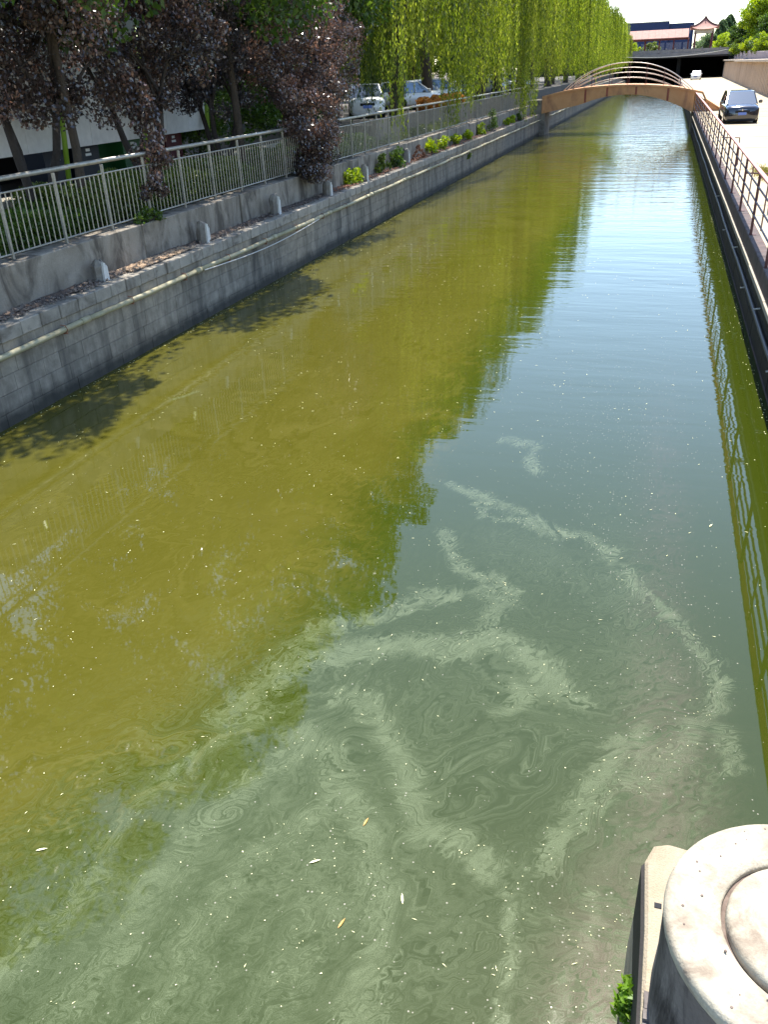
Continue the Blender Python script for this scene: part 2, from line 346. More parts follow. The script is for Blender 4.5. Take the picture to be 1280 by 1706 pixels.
# ------------------------------------------------------------------ water with an advected scum pattern
def water():
    xs = np.linspace(-9.62, 2.02, 300)
    ys = [-12.0]
    while ys[-1] < 245: ys.append(ys[-1] + (.4 if ys[-1] < .6 else max(.04, .04 * (max(ys[-1], 1) / 5) ** 1.35)))
    ys = np.array(ys)
    X, Y = np.meshgrid(xs, ys); nx, ny = len(xs), len(ys)
    P = np.stack([X.ravel(), Y.ravel()], 1)
    g = np.random.default_rng(11)
    # stream function: random waves + hand-set eddies
    K = []
    for lam, n in ((6.5, 4), (3.2, 6), (1.5, 8), (.75, 9), (.4, 8)):
        for i in range(n):
            a = g.uniform(0, 2 * np.pi); K.append((2 * np.pi / lam * math.cos(a), 2 * np.pi / lam * math.sin(a), lam ** 1.5 * .062, g.uniform(0, 6.28)))
    eddies = [(-1.4, 3.6, .9, 1.5), (-.6, 6.2, .8, -1.3), (-2.6, 5.2, 1.2, .9), (.3, 4.6, .7, 1.2), (-.3, 8.6, 1.0, -1.2), (.9, 7.0, .8, 1.0), (-4.5, 7.5, 1.6, .9), (-3., 3., 1., -.8), (.1, 3.2, .6, -1.), (-6, 12, 2, -.8)]
    def vel(p):
        u = np.zeros(len(p)); v = np.zeros(len(p))
        for kx, ky, A, ph in K:
            c = A * np.cos(kx * p[:, 0] + ky * p[:, 1] + ph); u += ky * c; v -= kx * c
        for ex, ey, r, s in eddies:
            dx, dy = p[:, 0] - ex, p[:, 1] - ey; e = s * .34 * np.exp(-(dx * dx + dy * dy) / (r * r))
            u += -dy / r * e; v += dx / r * e
        return np.stack([u, v + .10], 1)
    Q = P.copy(); dt = .11
    for i in range(26):
        k1 = vel(Q); Q = Q - dt * vel(Q - .5 * dt * k1)
    fade = np.clip((30 - P[:, 1]) / 14, 0, 1)[:, None]
    Q = P + (Q - P) * (.25 + .75 * fade)
    # where the scum lies
    def blob(x, y, rx, ry, a, rot=0.):
        c, s = math.cos(rot), math.sin(rot); dx, dy = P[:, 0] - x, P[:, 1] - y
        u, v = (dx * c + dy * s) / rx, (-dx * s + dy * c) / ry
        return a * np.exp(-(u * u + v * v))
    film = blob(-1.6, 3.2, 1.5, 1.6, .85) + blob(-.6, 5.4, .9, 1.6, .45, .4) + blob(.3, 3.4, .5, 1.3, .55) + blob(-2.8, 4.4, 1.1, 2., .5) \
        + blob(.35, 6., .35, 2.5, .5, .15) + blob(-.9, 7.9, .9, .5, .35, -.5) + blob(-3.2, 2.2, 1.2, 1.4, .5) - blob(-.55, 4.3, .35, .6, .35)
    film = np.clip(film, 0, 1)
    specks = np.clip(.12 + blob(.0, 9.3, .75, 2.6, 1., .1) + blob(.6, 6.6, .4, 1.6, .8) + blob(-.2, 13, 1.2, 3, .55) + blob(.1, 3, .5, .9, 1.) + blob(-1.5, 3., 1.5, 1.2, .35), 0, 1)
    brown = np.clip(blob(.15, 2.8, .28, .9, 1.) + blob(.55, 4.6, .35, 1.6, .55) + blob(.45, 9, .3, 4., .25), 0, 1)
    strokes = [(.12, .72, [(-1.91, 9.32), (-1.46, 8.92), (-1.07, 8.77), (-0.68, 8.41), (-0.31, 8.43), (-0.06, 8.02), (0.15, 7.40), (0.50, 6.91), (0.76, 6.41), (0.88, 5.79), (0.96, 5.12)]),
        (.17, .8, [(-2.96, 4.88), (-2.82, 5.60), (-2.58, 6.25), (-2.16, 6.46), (-1.91, 6.90), (-1.36, 6.98), (-1.03, 6.84), (-1.09, 6.51)]),
        (.2, 1.05, [(-2.99, 4.71), (-2.68, 5.54), (-1.97, 5.86), (-1.34, 6.06), (-0.93, 6.26), (-0.56, 5.99), (-0.43, 5.77)]),
        (.13, 1.05, [(-0.73, 5.37), (-0.68, 5.70), (-0.42, 5.69), (-0.19, 5.63)]), (.1, 1.1, [(0.22, 5.15), (0.04, 4.75), (-0.10, 4.42), (-0.19, 4.12), (-0.22, 3.86)]),
        (.09, .9, [(0.41, 5.52), (0.30, 4.88), (0.10, 4.59), (-0.08, 4.21)]), (.15, 1.05, [(-2.19, 5.15), (-1.65, 4.98), (-1.26, 4.47), (-1.05, 4.00), (-0.73, 3.88), (-0.55, 3.78)]),
        (.2, 1., [(-2.39, 4.57), (-1.97, 4.55), (-1.59, 4.02), (-1.36, 3.56), (-1.13, 2.96), (-1.05, 2.2)]), (.06, 1., [(-0.41, 3.67), (-0.39, 3.32), (-0.38, 3.01), (-0.37, 2.3)]),
        (.08, .9, [(0.12, 3.72), (0.06, 3.45), (0.02, 3.12), (-0.02, 2.4)]), (.12, 1.05, [(0.55, 3.93), (0.34, 3.53), (0.26, 3.19), (0.20, 2.5)]),
        (.16, .8, [(-3.5, 1.8), (-3.26, 2.80), (-3.25, 3.64), (-3.02, 4.34), (-2.68, 4.87)]), (.16, .85, [(-3.0, 1.6), (-2.84, 2.40), (-2.71, 3.24), (-2.48, 4.09), (-2.15, 4.50)]),
        (.15, .85, [(-2.3, 1.5), (-2.26, 2.81), (-2.12, 3.50), (-1.83, 3.90)]), (.12, .8, [(-2.04, 8.24), (-1.66, 7.51), (-1.22, 7.24), (-0.99, 6.96)]),
        (.12, .85, [(0.85, 6.17), (0.78, 5.62), (0.60, 5.15), (0.30, 4.70)]), (.09, .8, [(-2.27, 9.51), (-1.79, 9.09), (-1.62, 8.64), (-1.12, 8.61), (-0.66, 8.21)]), (.14, .7, [(-1.73, 10.95), (-1.38, 10.91), (-1.09, 9.96)]),
        (.05, .95, [(-7.55, 11.6), (-7.4, 11.85), (-7.28, 12.15)]), (.25, .55, [(-1.7, 1.5), (-1.6, 3.2), (-1.75, 3.9)])]
    global STROKES
    STROKES = strokes
    off = (Q - P); off = off / (1 + np.linalg.norm(off, axis=1, keepdims=True) * 1.2) * .16
    Ps = P + off; stroke = np.zeros(len(P)); near = (P[:, 1] < 14)
    Pn = Ps[near]; acc = np.zeros(len(Pn))
    for wd, am, pl in strokes:
        best = np.full(len(Pn), 9.)
        for (ax, ay), (bx, by) in zip(pl[:-1], pl[1:]):
            L2 = (bx - ax) ** 2 + (by - ay) ** 2
            tt = np.clip(((Pn[:, 0] - ax) * (bx - ax) + (Pn[:, 1] - ay) * (by - ay)) / L2, 0, 1)
            best = np.minimum(best, np.hypot(Pn[:, 0] - ax - tt * (bx - ax), Pn[:, 1] - ay - tt * (by - ay)))
        acc = np.maximum(acc, am * np.exp(-(best / (wd * .95)) ** 2))
    stroke[near] = acc
    fv = []
    idx = np.arange(nx * ny).reshape(ny, nx)
    F = np.stack([idx[:-1, :-1], idx[:-1, 1:], idx[1:, 1:], idx[1:, :-1]], -1).reshape(-1, 4)
    me = bpy.data.meshes.new('water')
    me.vertices.add(len(P)); me.vertices.foreach_set('co', np.c_[P, np.zeros(len(P))].astype(np.float32).ravel())
    me.loops.add(F.size); me.loops.foreach_set('vertex_index', F.astype(np.int32).ravel())
    me.polygons.add(len(F)); me.polygons.foreach_set('loop_start', np.arange(0, F.size, 4, dtype=np.int32))
    me.update(calc_edges=True)
    me.attributes.new('adv', 'FLOAT_VECTOR', 'POINT').data.foreach_set('vector', np.c_[Q, np.zeros(len(P))].astype(np.float32).ravel())
    for nme, arr in (('film', film), ('stroke', stroke), ('specks', specks), ('brown', brown)):
        me.attributes.new(nme, 'FLOAT', 'POINT').data.foreach_set('value', arr.astype(np.float32))
    t = NT('canal_water')
    pos = t.geo.outputs['Position']
    adv = t.attr('adv').outputs['Vector']
    film_a = t.attr('film').outputs['Fac']; speck_a = t.attr('specks').outputs['Fac']; brown_a = t.attr('brown').outputs['Fac']
    sep = t.n('ShaderNodeSeparateXYZ'); t.l(pos, sep.inputs[0])
    # cloudy body colour; its olive-green boundary paints in the tree reflection's edge
    n1 = t.noise(.55, 4, .55, .2, vec=adv)
    body = t.mix(t.ramp(n1, [(.3, 0.), (.7, 1.)]), (.054, .051, .0055), (.074, .068, .0115))
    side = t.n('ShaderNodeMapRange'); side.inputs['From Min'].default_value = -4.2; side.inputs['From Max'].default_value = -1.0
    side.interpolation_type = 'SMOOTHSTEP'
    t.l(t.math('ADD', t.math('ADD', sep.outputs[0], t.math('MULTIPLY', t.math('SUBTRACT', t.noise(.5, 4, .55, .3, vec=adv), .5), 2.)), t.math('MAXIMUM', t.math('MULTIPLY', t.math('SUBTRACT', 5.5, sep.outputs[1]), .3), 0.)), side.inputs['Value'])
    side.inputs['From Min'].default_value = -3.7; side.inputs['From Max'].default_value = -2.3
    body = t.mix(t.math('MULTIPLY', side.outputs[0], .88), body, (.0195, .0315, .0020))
    # scum: two layers of filaments
    fa = t.noise(1., 12, .70, .1, vec=adv, stretch=(1.9, .62, 1))
    fb = t.noise(3., 9, .7, .6, vec=adv, stretch=(1.6, .7, 1))
    band = t.math('ABSOLUTE', t.math('SUBTRACT', fa, .5))
    thr = t.math('SUBTRACT', t.math('ADD', fa, t.math('MULTIPLY', film_a, .27)), .64)
    m1 = t.ramp(t.math('MULTIPLY', thr, 6.), [(0., 0.), (.10, .42), (.45, .62), (1., 1.)])
    streak = t.noise(1.6, 12, .78, .05, vec=adv, stretch=(5.5, .75, 1))
    patch = t.noise(4.5, 8, .8)
    st2 = t.ramp(t.math('ADD', t.math('MULTIPLY', streak, .62), t.math('MULTIPLY', patch, .38)), [(.42, .05), (.51, .7), (.58, 1.)])
    lines = t.ramp(band, [(.0, 1.), (.014, .5), (.03, 0.)])
    m2 = t.math('MULTIPLY', t.math('MULTIPLY', lines, t.ramp(fb, [(.42, 0.), (.6, 1.)])), t.math('MINIMUM', t.math('MULTIPLY', film_a, 2.), 1.))
    veil = t.math('MULTIPLY', t.ramp(t.noise(2.3, 9, .75, .4, vec=adv, stretch=(3.2, .6, 1)), [(.46, 0.), (.66, 1.)]), t.math('MINIMUM', t.math('MULTIPLY', film_a, 1.2), .5))
    grain = t.noise(150., 3, .9)
    gr = t.ramp(grain, [(.36, .22), (.58, 1.)])
    m1 = t.math('MULTIPLY', t.math('MULTIPLY', m1, st2), .62)
    str_a = t.attr('stroke').outputs['Fac']
    rag = t.noise(2.6, 13, .70, .1, vec=adv, stretch=(3.2, .75, 1))
    sm = t.math('ADD', str_a, t.math('MULTIPLY', t.math('SUBTRACT', t.math('ADD', t.math('MULTIPLY', rag, .86), t.math('MULTIPLY', patch, .14)), .5), 6.5))
    m3 = t.math('MULTIPLY', t.ramp(sm, [(.48, 0.), (.51, .42), (.75, .6), (1., .9)]), t.math('MINIMUM', t.math('MULTIPLY', str_a, 2.2), 1.))
    m3 = t.math('MULTIPLY', m3, t.math('ADD', t.math('MULTIPLY', st2, .5), .5))
    fm = t.math('MULTIPLY', t.math('MAXIMUM', t.math('MAXIMUM', m1, t.math('MULTIPLY', m2, .2)), t.math('MAXIMUM', m3, veil)), gr, True)
    col = t.mix(t.math('MULTIPLY', fm, .95), body, (.122, .145, .072))
    # brownish dust
    bn = t.math('MULTIPLY', brown_a, t.ramp(t.noise(2., 7, .65, .4, vec=adv), [(.4, 0.), (.58, 1.)]))
    col = t.mix(t.math('MULTIPLY', t.math('MULTIPLY', bn, gr), .8), col, (.12, .083, .06))
    # fine pale specks
    vo = t.n('ShaderNodeTexVoronoi'); vo.inputs['Scale'].default_value = 38.; t.l(pos, vo.inputs['Vector'])
    vr = t.n('ShaderNodeSeparateColor'); t.l(vo.outputs['Color'], vr.inputs[0])
    sz = t.math('MULTIPLY', t.math('POWER', vr.outputs[0], 3.), .26)
    dot = t.math('MULTIPLY', t.math('LESS_THAN', vo.outputs['Distance'], sz), t.math('LESS_THAN', vr.outputs[1], t.math('ADD', t.math('MULTIPLY', t.math('MULTIPLY', speck_a, 1.3), t.ramp(t.noise(1.8, 5, .7), [(.38, .05), (.62, 1.)])), .008)))
    col = t.mix(t.math('MULTIPLY', dot, .8), col, (.27, .25, .19))
    # ripples: calm near, wind-ruffled far
    amp = t.n('ShaderNodeMapRange'); amp.inputs['From Min'].default_value = 7; amp.inputs['From Max'].default_value = 65
    amp.inputs['To Min'].default_value = .0004; amp.inputs['To Max'].default_value = .017; t.l(sep.outputs[1], amp.inputs['Value'])
    r1 = t.noise(2.2, 3, .5, .4, stretch=(.45, 1.5, 1)); r2 = t.noise(.8, 2, .5, .5, stretch=(.3, 1.4, 1)); r3 = t.noise(9., 2, .5, .2, stretch=(.6, 1.2, 1))
    hgt = t.math('ADD', t.math('ADD', t.math('MULTIPLY', r1, 1.2), t.math('MULTIPLY', r2, 2.4)), t.math('MULTIPLY', r3, .22))
    hgt = t.math('MULTIPLY', hgt, amp.outputs[0])
    b = t.n('ShaderNodeBump'); b.inputs['Strength'].default_value = 1.; b.inputs['Distance'].default_value = 1.; t.l(hgt, b.inputs['Height'])
    rough = t.math('ADD', t.math('MULTIPLY', fm, .05), .022)
    p = t.n('ShaderNodeBsdfPrincipled'); t.l(col, p.inputs['Base Color']); t.l(rough, p.inputs['Roughness'])
    p.inputs['IOR'].default_value = 1.36; p.inputs['Specular IOR Level'].default_value = .78
    t.l(b.outputs[0], p.inputs['Normal']); t.l(p.outputs[0], t.out.inputs[0])
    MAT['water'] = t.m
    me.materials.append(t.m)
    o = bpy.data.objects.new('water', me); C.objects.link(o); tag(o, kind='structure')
water()

# ------------------------------------------------------------------ ground sheets
G = 2.05                                     # left bank ground
struct('ground', MB().box(-1500, -10.44, -60, 1800, 1.0, G), 'dirt')
PG = 2.8
struct('parking_ground', MB().box(-60, -11.9, 37, 232, 1.2, PG), 'asphalt')
struct('path', MB().box(-60, -14.05, 8, 31, G - .5, G + .02), 'asphalt')
struct('road', MB().box(2.16, 60, -20, 252, .5, 1.41), 'road')
struct('far_ground', MB().box(60, 1500, -60, 1800, .5, 1.38), 'grassy')
struct('distant_ground', MB().box(-40, 60, 252, 1800, .5, 1.36), 'grassy')

# ------------------------------------------------------------------ left embankment wall of granite blocks
wl = empty('stone_embankment_wall', (-9.4, 6, 0), 'long grey granite block wall rising from the water along the left bank', 'wall')
Y0, Y1 = 2.0, 236.0
part('backing', MB().box(-10.2, -9.42, Y0, Y1, -1, 1.27), 'mortar', wl)
def block_mesh(name, d, l, h, b):
    me = MB().box(-d, 0, -l / 2, l / 2, -h / 2, h / 2, b).mesh(name); fix_normals(me); return me
cop_m = block_mesh('coping_block', .42, .488, .225, .014)
band_m = block_mesh('stone_block', .1, 1., .215, .01)
low_m = block_mesh('stone_block', .1, 1., .276, .006)
for q in (cop_m, ): q.materials.append(MAT['granite_top'])
for q in (band_m, low_m): q.materials.append(MAT['granite'])
rest = MB(); cnt = 0
def rest_box(x0, x1, y0, y1, z0, z1): rest.box(x0, x1, y0, y1, z0, z1, 0)
y = 7.66
k = 0
while y < 72:
    if y < 42:
        put('coping_block', cop_m, None, wl, (rnd.uniform(.025, .045), y + .25 - 6, 1.3875 + rnd.uniform(-.006, .006)), (1, 1, 1), (0, rnd.uniform(-.01, .01), rnd.uniform(-.008, .008)))
    else: rest.box(-9.8, -9.365, y + .006, y + .494, 1.275, 1.5)
    y += .5; k += 1
rest.box(-9.8, -9.37, 2, 7.66, 1.275, 1.5); rest.box(-9.8, -9.37, y, Y1, 1.275, 1.5)
courses = [(1.165, .215, band_m, .78), (.915, .272, low_m, .55), (.635, .272, low_m, .62), (.355, .272, low_m, .5), (.075, .272, low_m, .58), (-.2, .272, low_m, .6)]
for ci, (zc, h, mm, L0) in enumerate(courses):
    y = 6.5 + rnd.uniform(0, .4)
    lim = 27.0 if ci < 5 else 0
    while y < 90:
        L = L0 * rnd.uniform(.62, 1.35)
        if 7.6 < y < lim and cnt < 229:
            put('stone_block', mm, None, wl, (rnd.uniform(-.004, .006), y + L / 2 - 6, zc), (1, L - .004, 1)); cnt += 1
        else:
            rest.box(-9.5, -9.4 + rnd.uniform(-.004, .006), y + .004, y + L - .004, zc - h / 2, zc + h / 2)
        y += L
rest.box(-9.5, -9.402, 90, Y1, -.3, 1.27); rest.box(-9.5, -9.402, 2, 6.4, -.3, 1.27)
tag(part('stone_course', rest, 'granite', wl), kind='stuff')

# ledge soil, rubble, dry litter
mb = MB(); ny = 260; xsn = 5
vs = []
for j in range(ny):
    yy = 2 + (Y1 - 2) * (j / (ny - 1)) ** 1.8
    for i in range(xsn):
        vs.append((-9.97 + i * .055 * 1.0 * (.32 / .22), yy, 1.505 + .035 * math.sin(yy * 3.1 + i) * (i in (1, 2, 3)) + rnd.uniform(0, .035) * (i != 4)))
mb.add(vs, [(j * xsn + i, j * xsn + i + 1, (j + 1) * xsn + i + 1, (j + 1) * xsn + i) for j in range(ny - 1) for i in range(xsn - 1)])
struct('ledge_soil', mb, 'soil')
def chips(name, mat, n, y0, y1, x0, x1, z, s0, s1, flat=.5, bias=1.):
    m = MB()
    for i in range(n):
        yy = y0 + (y1 - y0) * rnd.random() ** bias; s = rnd.uniform(s0, s1)
        p = Vector((rnd.uniform(x0, x1), yy, z + rnd.uniform(0, s * .5)))
        rot = Matrix.Rotation(rnd.uniform(0, 6.28), 3, 'Z') @ Matrix.Rotation(rnd.uniform(-.5, .5), 3, 'X')
        q = [(-s, -s * .6, 0), (s * .8, -s * .7, 0), (s, s * .5, 0), (-s * .7, s * .7, 0), (0, 0, s * flat * 1.6)]
        m.add([p + rot @ (Vector(a) * rnd.uniform(.75, 1.2)) for a in q], [(0, 1, 4), (1, 2, 4), (2, 3, 4), (3, 0, 4), (0, 3, 2, 1)])
    return tag(part(name, m, mat), kind='stuff')
chips('ledge_rubble', 'rubble', 2600, 8, 60, -9.93, -9.5, 1.52, .012, .045, .6, 1.6)
chips('dry_litter', 'straw', 1500, 14.2, 16.6, -9.9, -9.52, 1.53, .012, .035, .3)
chips('brick_rubble', 'rust', 900, 26, 52, -9.93, -9.5, 1.52, .02, .05, .5, 1.3)

# parapet
pw = empty('concrete_parapet', (-10.2, 6, 1.5), 'low rough concrete parapet carrying the steel fence on the left bank', 'wall')
py = [2.0, 6.4, 10.9, 15.4, 19.9, 20.02, 24.6, 29.2, 33.8, 38.4, 43, 48, 53, 58, 63, 68, 71.6]
for a, b_ in zip(py[:-1], py[1:]):
    if b_ - a < .5: continue
    part('wall_section', MB().box(-10.46, -9.96 + rnd.uniform(-.012, .012), a + .004, b_ - .004, 1.2, 2.2 + rnd.uniform(-.012, .012), .018), 'old_concrete', pw)
part('wall_section', MB().box(-10.46, -9.96, 75.6, 232, 1.2, 2.2, .018), 'old_concrete', pw)

pk = empty('raised_parking_wall', (-11.75, 60, G), 'low taupe rendered wall holding up the parking behind the fence', 'wall')
for i in range(12): part('wall_section', MB().box(-11.9, -11.6, 37 + i * 4, 41 + i * 4 - .008, 1.9, 3.0, .015), 'taupe', pk)
# broken posts on the ledge
sts = [(-9.72, 13.44, .30, 'first and nearest broken concrete stump on the ledge, white front face'), (-9.66, 17.37, .36, 'second broken concrete stump on the ledge, white flaking front'),
       (-9.70, 21.5, .40, 'third stump on the ledge, beside the dark crack in the parapet'), (-9.62, 25.3, .33, 'stump on the ledge under the hanging purple branch'),
       (-9.6, 28.83, .42, 'rounded white stump beside a bright green plant on the ledge'), (-9.8, 34.9, .42, 'pale stump just before the reddish rubble heap on the ledge')]
for (x, y, h, lb) in sts:
    h *= 1.22
    e = empty('broken_post', (x, y, 1.5), lb, 'post stump', 'broken concrete posts on the left ledge')
    m = MB(); n = 9; prof = []
    for j, zz in enumerate((-.02, h * .35, h * .75, h)):
        for k in range(n):
            a = 2 * math.pi * k / n; r = (.135 if j < 3 else .085) * (1 + rnd.uniform(-.16, .16))
            prof.append((x + r * math.cos(a) - .03, y + r * math.sin(a), 1.5 + zz + (rnd.uniform(-.05, .05) if j == 3 else 0)))
    fs = [(j * n + k, j * n + (k + 1) % n, (j + 1) * n + (k + 1) % n, (j + 1) * n + k) for j in range(3) for k in range(n)] + [tuple(3 * n + k for k in range(n))]
    m.add(prof, fs); part('core', m, 'stump', e)
    m = MB()
    m.extrude([(y - .075, 1.49), (y + .01, 1.49), (y + .005, 1.5 + h * .9), (y - .05, 1.5 + h * .95), (y - .07, 1.5 + h * .6)], 'x', x + .08, x + .125)
    m.extrude([(y + .022, 1.49), (y + .085, 1.49), (y + .075, 1.5 + h * .7), (y + .03, 1.5 + h * .8)], 'x', x + .075, x + .115)
    part('painted_face', m, 'white_paint', e)

# pipe along the wall
pe = empty('long_wall_pipe', (-9.33, 6, 1.1), 'long pale yellow pipe clamped along the left stone wall above the water', 'pipe')
ys = [4 + 4.1 * i for i in range(56)]
for a, b_ in zip(ys[:-1], ys[1:]):
    if a > 215: break
    m = MB(); m.tube([(-9.325, a, 1.11 + rnd.uniform(-.01, .01)), (-9.32, (a + b_) / 2, 1.095), (-9.325, b_ - .02, 1.11)], .048, 10)
    part('pipe_length', m, 'pipe', pe, True)
    if a < 70: part('pipe_collar', MB().tube([(-9.325, b_ - .12, 1.11), (-9.325, b_ + .1, 1.11)], .06, 10), 'pipe', pe, True)
for i in range(26):
    y = 7.5 + i * 2.05
    part('clamp', MB().box(-9.41, -9.28, y, y + .03, 1.03, 1.055).tube([(-9.3, y, 1.04), (-9.27, y + .02, 1.1), (-9.3, y + .01, 1.17), (-9.38, y, 1.18)], .008, 4), 'rust', pe)
m = MB(); pts = [(-9.27, 16.5 + i * .5, 1.08 - .12 * math.sin(i / 14 * math.pi)) for i in range(15)]
part('loose_cable', m.tube(pts, .014, 5), 'cable', pe)

# ------------------------------------------------------------------ left steel fence
fe = empty('steel_fence', (-10.18, 6, 2.2), 'pale metal fence with round top rail and thin balusters on the left parapet', 'fence')
FX = -10.18
posts = []; y = 7.42
while y < 71: posts.append(y); y += 1.46
post_m = MB().box(-.024, .024, -.024, .024, 0, 1.2, .004).mesh('post'); fix_normals(post_m); post_m.materials.append(MAT['steel_rail'])
for y in posts:
    o = put('post', post_m, None, fe, (rnd.uniform(-.004, .004), y - 6, 0), None, (rnd.uniform(-.008, .008), rnd.uniform(-.01, .01), 0))
bal_m = MB().tube([(0, 0, .09), (0, 0, 1.035)], .0105, 6, False).mesh('baluster'); fix_normals(bal_m); bal_m.materials.append(MAT['steel_rail'])
nb = 0
for a, b_ in zip(posts[:-1], posts[1:]):
    if a > 34.5: break
    n = 9
    for i in range(1, n + 1):
        y = a + (b_ - a) * i / (n + 1)
        put('baluster', bal_m, None, fe, (0, y - 6, 0), None, (rnd.uniform(-.006, .006), rnd.uniform(-.006, .006), 0)); nb += 1
far_bal = MB()
for a, b_ in zip(posts[:-1], posts[1:]):
    if a <= 34.5: continue
    for i in range(1, 10):
        y = a + (b_ - a) * i / 10
        far_bal.box(FX - .006, FX + .006, y - .006, y + .006, 2.29, 3.23)
tag(part('baluster_row', far_bal, 'steel_rail', fe), kind='stuff')
a = 2.0
for j in range(12):
    b_ = a + 5.84
    b_ = min(b_, 71)
    zt = 3.45 + rnd.uniform(-.01, .01)
    part('top_rail', MB().tube([(FX, a, zt), (FX, b_, 3.45)], .042, 10), 'steel_rail', fe, True)
    part('middle_rail', MB().tube([(FX, a, 3.235), (FX, b_, 3.235)], .017, 6), 'steel_rail', fe, True)
    part('bottom_rail', MB().tube([(FX, a, 2.29), (FX, b_, 2.29)], .018, 6), 'steel_rail', fe, True)
    a = b_
    if a >= 71: break

# ------------------------------------------------------------------ foliage helpers
def clump_points(g, centers, radii, per, squash=.8):
    out = []; sh = []
    for c, r in zip(centers, radii):
        v = g.normal(size=(per, 3)); v /= np.linalg.norm(v, axis=1, keepdims=True)
        rr = r * g.random((per, 1)) ** .42
        q = v * rr; q[:, 2] *= squash
        out.append(np.array(c) + q); sh.append(np.full(per, g.normal() * .2 + .45))
    return np.concatenate(out), np.concatenate(sh)

def limbs(mb, base, top, r0, rng, n=5, spread=2., up=1.5, sub=3, lean=(0, 0)):
    base = Vector(base); top = Vector(top); tips = []
    pts = [base + (top - base) * f + Vector((rng.uniform(-.08, .08), rng.uniform(-.08, .08), 0)) * (f * (1 - f) * 4) for f in (0, .06, .3, .6, 1)]
    mb.tube(pts, [r0 * 1.5, r0 * 1.1, r0, r0 * .85, r0 * .7], 9)
    for i in range(n):
        a = 2 * math.pi * (i + rng.random() * .6) / n
        s = pts[-1] if i % 2 else pts[-2].lerp(pts[-1], .6)
        e = s + Vector((math.cos(a) * spread * rng.uniform(.6, 1), math.sin(a) * spread * rng.uniform(.6, 1), up * rng.uniform(.6, 1.2)))
        mid = s.lerp(e, .5) + Vector((rng.uniform(-.2, .2), rng.uniform(-.2, .2), up * .18))
        mb.tube([s, mid, e], [r0 * .5, r0 * .34, r0 * .16], 6, False); tips.append(e)
        for j in range(sub):
            a2 = a + rng.uniform(-1, 1); s2 = mid.lerp(e, rng.random())
            e2 = s2 + Vector((math.cos(a2) * spread * .5, math.sin(a2) * spread * .5, up * rng.uniform(.1, .6)))
            mb.tube([s2, s2.lerp(e2, .5) + Vector((0, 0, .1)), e2], [r0 * .2, r0 * .13, r0 * .05], 5, False); tips.append(e2)
    return tips

def willow_mesh(seed, h=14.2, rad=5.3, nstrand=760, zlow=2.4, leaf=(.20, .05)):
    g = np.random.default_rng(seed); rng = random.Random(seed)
    mb = MB(); tips = limbs(mb, (0, 0, -.2), (rng.uniform(-.4, .4), rng.uniform(-.4, .4), h * .36), .36, rng, 6, rad * .72, h * .38, 3)
    # boughs arch out, strands hang from them
    P = []; D = []; SH = []
    nb = 30
    boughs = []
    for i in range(nb):
        a = 2 * math.pi * (i * .618 % 1) + rng.uniform(-.2, .2); rr = rad * math.sqrt((i + .7) / nb) * rng.uniform(.8, 1.1)
        top = h * (1 - .30 * (rr / rad) ** 2) * rng.uniform(.86, 1.0)
        boughs.append((math.cos(a) * rr, math.sin(a) * rr, top, rng.uniform(.9, 1.6)))
    boughs_t = [rng.uniform(.22, .72) for _ in boughs]
    for s in range(nstrand):
        bx, by, top, br = boughs[s % nb]
        q = g.normal(size=2) * br * .34
        x0, y0 = bx + q[0], by + q[1]
        rr = math.hypot(x0, y0)
        z0 = top - .35 * (q[0] ** 2 + q[1] ** 2) / br + rng.uniform(-.4, .2)
        length = min(z0 - zlow - rng.uniform(0, 3.2) * (1 - .5 * rr / rad), rng.uniform(2.5, 11.) * (0.7 + .5 * rr / rad))
        if length < 1: length = 1.
        n = int(length / .125)
        u = np.arange(n) / max(1, n - 1)
        ax = math.atan2(y0, x0) + rng.uniform(-.8, .8); out = rng.uniform(.25, .7)
        px = x0 + math.cos(ax) * out * (1 - np.exp(-u * 5)) + .08 * np.sin(u * 6 + s) * u
        pyy = y0 + math.sin(ax) * out * (1 - np.exp(-u * 5)) + .08 * np.cos(u * 5 + s * 2) * u
        pz = z0 - length * u ** 1.15 + .25 * np.sin(np.clip(u * 8, 0, math.pi)) * .6
        base = np.stack([px, pyy, pz], 1)
        tint = boughs_t[s % nb] + rng.gauss(0, .17) + .12 * (rr / rad)
        for kk in range(2):
            P.append(base + g.normal(size=(n, 3)) * np.array([.05, .05, .05]))
            D.append(np.stack([g.normal(size=n) * .35, g.normal(size=n) * .35, -np.ones(n)], 1)); SH.append(np.full(n, tint))
    # leafy tufts over the crown top
    cs = [(b[0], b[1], b[2] - .15) for b in boughs]; rs = [b[3] * .75 for b in boughs]
    cp, cs_sh = clump_points(g, cs, rs, 130, .5)
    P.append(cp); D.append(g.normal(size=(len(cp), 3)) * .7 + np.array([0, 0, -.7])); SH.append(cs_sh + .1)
    P = np.concatenate(P); D = np.concatenate(D); SH = np.concatenate(SH)
    sc = g.uniform(.7, 1.25, len(P))
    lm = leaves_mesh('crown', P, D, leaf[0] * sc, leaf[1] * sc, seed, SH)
    tm = mb.mesh('trunk', smooth=True); fix_normals(tm); tm.materials.append(MAT['bark'])
    return tm, lm

